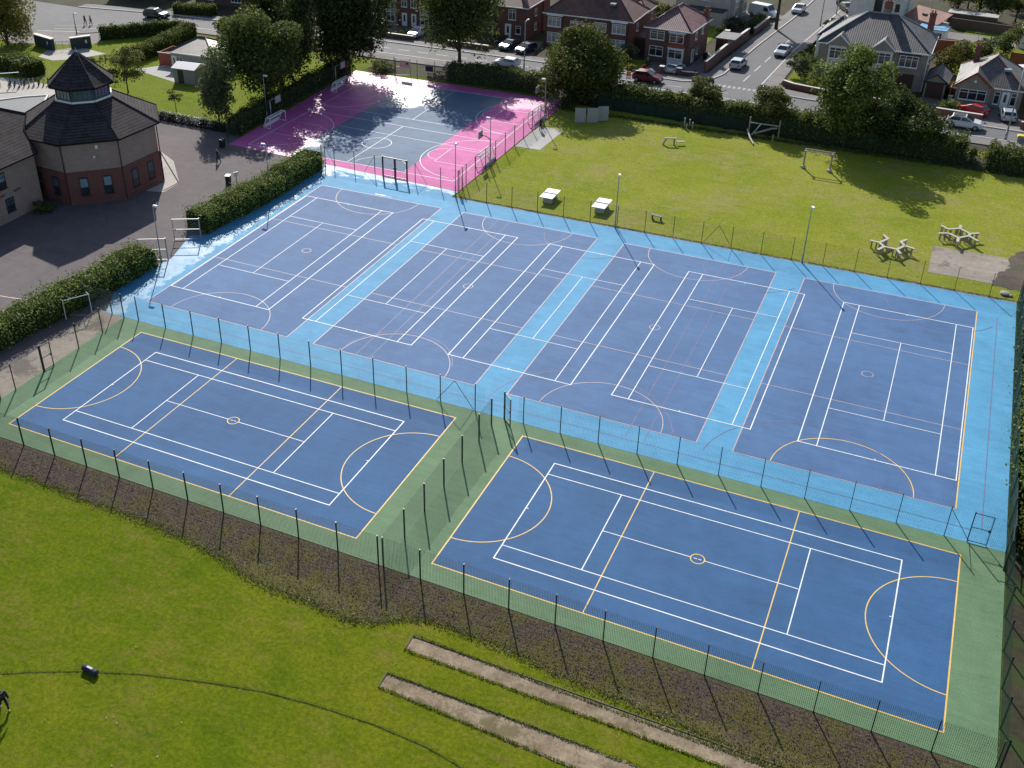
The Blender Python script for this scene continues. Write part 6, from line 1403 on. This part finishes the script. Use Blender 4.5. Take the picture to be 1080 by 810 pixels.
for lab, x, y, h, r, mt, n in (
    ('grey-green garden tree in front of the dark brick pair', -22.6, 112.9, 3.4, 1.9, 'leaf_greyish', 1500), ('rounded green shrub right of the domed tree', -24.3, 109.9, 2.2, 1.7, 'leaf_mid', 1100),
    ('golden yellow shrub near the maroon car', -20.9, 109.0, 1.2, .9, 'leaf_gold', 500), ('dark red low shrub near the maroon car', -18.9, 108.9, 1.0, .9, 'leaf_red', 450), ('small pale round shrub under the ground-floor window', -19.4, 112.6, 1.3, .6, 'leaf_greyish', 300),
    ('round dark shrub beside the pale silver saloon', 1.8, 122.8, 2.3, 1.5, 'leaf_mid', 900), ('big grey-leaved shrub in the corner garden', 2.6, 116.8, 3.0, 2.2, 'leaf_greyish', 1500), ('dark shrub mass in the corner garden', 4.0, 120.4, 2.8, 1.9, 'leaf_dark', 1300),
    ('bright green shrub behind the corner garden lawn', 4.8, 117.2, 2.2, 1.5, 'leaf_bright', 900), ('yellow flowering shrub at the corner wall', 5.6, 110.8, 1.6, 1.2, 'leaf_gold', 700), ('dark shrub row by the pinkish wall', 2.6, 130.2, 2.6, 1.9, 'leaf_deep', 1200),
    ('tall dark conifer-like shrub beside the slate wing', 3.6, 127.0, 3.4, 1.6, 'leaf_dark', 1200), ('low shrub beside the bungalow garage', 24.0, 109.6, 1.6, 1.9, 'leaf_bright', 1000), ('dry brown grass clump in front of the red car', 25.6, 107.3, .8, 1.0, 'leaf_autumn', 500),
    ('reddish-topped round tree behind the garage', 22.6, 126.8, 4.6, 2.6, 'leaf_autumn', 2200), ('large olive bush in the back garden, left', 24.2, 133.2, 5.0, 3.0, 'leaf_olive', 2600), ('grey-green bush in the back garden, middle', 27.6, 134.6, 5.2, 3.0, 'leaf_greyish', 2800),
    ('dark tree-like bush in the back garden, right', 30.6, 136.4, 6.6, 2.9, 'leaf_mid', 2800), ('yellow bush at the right edge beyond the bungalow', 31.3, 130.6, 1.6, .9, 'leaf_gold', 500),
    ('shrub against the dark brick wall of the half-hidden house', -52.6, 112.6, 2.6, 1.8, 'leaf_mid', 1000), ('dark shrub in the far left front garden', -67.4, 112.4, 2.6, 1.8, 'leaf_dark', 1000), ('pale hedge bush left of the white car', -60.9, 111.2, 1.5, 1.2, 'leaf_olive', 600),
    ('shrub at the foot of the garden shelter', -12.6, 131.6, 2.8, 1.7, 'leaf_dark', 1000), ('dark bush in front of the cream house bay', -12.2, 139.6, 2.4, 2.2, 'leaf_deep', 1200), ('shrub in the wall corner by the van', -9.8, 143.0, 1.8, 1.3, 'leaf_dark', 700),
    ('dark shrub between the purple roof and the brick pair', -23.4, 136.5, 4.0, 2.3, 'leaf_deep', 1500), ('reddish shrub behind the brick pair', -26.2, 141.5, 3.2, 2.6, 'leaf_autumn', 1500), ('olive shrub where the cottage hedge meets the road', -87.6, 98.6, 3.2, 2.6, 'leaf_olive', 1700),
    ('leafy shrub left of the cottage roof, by the road', -84.0, 93.8, 3.4, 2.2, 'leaf_mid', 1500), ('low dark shrub against the school wing wall', -62.6, 31.2, 1.4, 1.7, 'leaf_dark', 900), ('round dark bush beside the gate path, behind the cap', -96.0, 74.8, 1.9, 2.2, 'leaf_dark', 1200),
    ('scrubby shrub growing through the climbing frame hedge', 8.0, 91.0, 3.6, 2.2, 'leaf_dark', 1400), ('pale dead-branched bush in the hedge gap', 27.6, 90.2, 2.2, 1.4, 'leaf_olive', 700), ('bush growing in the hedge under the hawthorn', 23.8, 90.6, 3.2, 2.3, 'leaf_dark', 1500),
    ('low bushes at the foot of the tallest dark tree', -54.4, 92.6, 2.0, 2.8, 'leaf_mid', 1600), ('brambles at the fence corner by the domed tree', -23.6, 88.4, 1.6, 1.9, 'leaf_deep', 900), ('sapling tuft at the end of the long yard hedge', -43.2, 56.2, 1.0, .9, 'leaf_gold', 320),
    ('weedy clump below the bushes outside the near fence corner', 35.6, 9.5, 1.5, 1.5, 'leaf_olive', 700), ('yellow-green shrub on the lawn behind the nearer left goal', -60.4, 65.0, 2.2, 2.0, 'leaf_bright', 1100)):
    k += 1; shrub(lab, x, y, h, r, mt, n, 100 + k, .24 if h < 3 else .30)
# back-garden greenery at the very top right
rb = random.Random(11); names = ['far garden tree above the grey back-lane fence, %s' % s for s in ('by the long shed', 'second from the shed', 'tall and dark', 'rounded and olive', 'bright topped', 'at the right corner', 'leaning over the lane', 'greyish one')]
for i, (x, y) in enumerate(((21.5, 163.5), (25.0, 165.5), (28.0, 163.8), (31.0, 165.2), (34.0, 161.), (36.5, 166.), (23.0, 172.), (30.0, 174.))):
    tree(names[i], x, y, rb.uniform(4.5, 8), rb.uniform(2.6, 3.8), ['leaf_olive', 'leaf_mid', 'leaf_dark', 'leaf_olive', 'leaf_bright', 'leaf_mid', 'leaf_dark', 'leaf_greyish'][i], .6, .18, 2600, 18, .34, 60 + i).name = 'garden_tree'
# dappled leaf litter and grass tufts under the roadside hedge
ex = rng.uniform(-24, 34, 5000); tufts('hedge_bottom_grass', np.stack([ex, 87.6 + rng.normal(size=5000) * .3], 1), .2, 'leaf_mid', 44, .15)

# fallen leaves blown against fences, hedges and under the big trees: loose litter
def litter(x0, x1, y0, y1, n, mat, z, sd, fn=None):
    r_ = np.random.default_rng(sd); q = scatter_poly(max(60, n // 4), x0, x1, y0, y1, r_)
    if fn is not None: q = q[fn(q, r_)]
    o = leafmesh('fallen_leaves', np.concatenate([q, np.full((len(q), 1), z)], 1), .055, mat, None, np.tile([0, 0, 1.], (len(q), 1)), .2, seed=sd); o['kind'] = 'stuff'
litter(-57, -25, 57, 91, 2600, 'leaf_autumn', .03, 71, lambda q, r_: r_.random(len(q)) < np.clip((-q[:, 0] - 40) / 14, .12, 1))
litter(-43, -38.5, 20, 55, 700, 'leaf_autumn', .03, 72)
litter(-39, 33, 17, 17.6, 900, 'leaf_olive', .03, 73); litter(-24, 33, 53.1, 53.75, 700, 'leaf_olive', .03, 74); litter(32.3, 33.1, 17, 53, 900, 'leaf_olive', .03, 75)
litter(-60, -44, 6, 56, 700, 'leaf_autumn', .01, 76, lambda q, r_: r_.random(len(q)) < .4)
litter(32.0, 33.1, -1, 16, 350, 'leaf_olive', .03, 77); litter(-36, 33, -1.5, -1.1, 700, 'leaf_olive', .03, 78)
for lab, x, y, rz, c_ in (('green wheelie bin on the drive of the half-hidden brick house', -44.0, 115.2, 5, 'net_teal'), ('grey wheelie bin beside the bungalow garage door', 23.6, 112.6, -4, 'lead_grey'), ('black wheelie bin by the white side door of the corner house', -12.2, 119.4, 90, 'black_plastic'),
                      ('black wheelie bin at the foot of the dark brick pair', -23.9, 115.6, 2, 'black_plastic'), ('blue-grey wheelie bin by the far left house wall', -66.9, 116.4, 0, 'screen_blue')):
    bin_(lab, x, y, c_, c_, rad(rz))
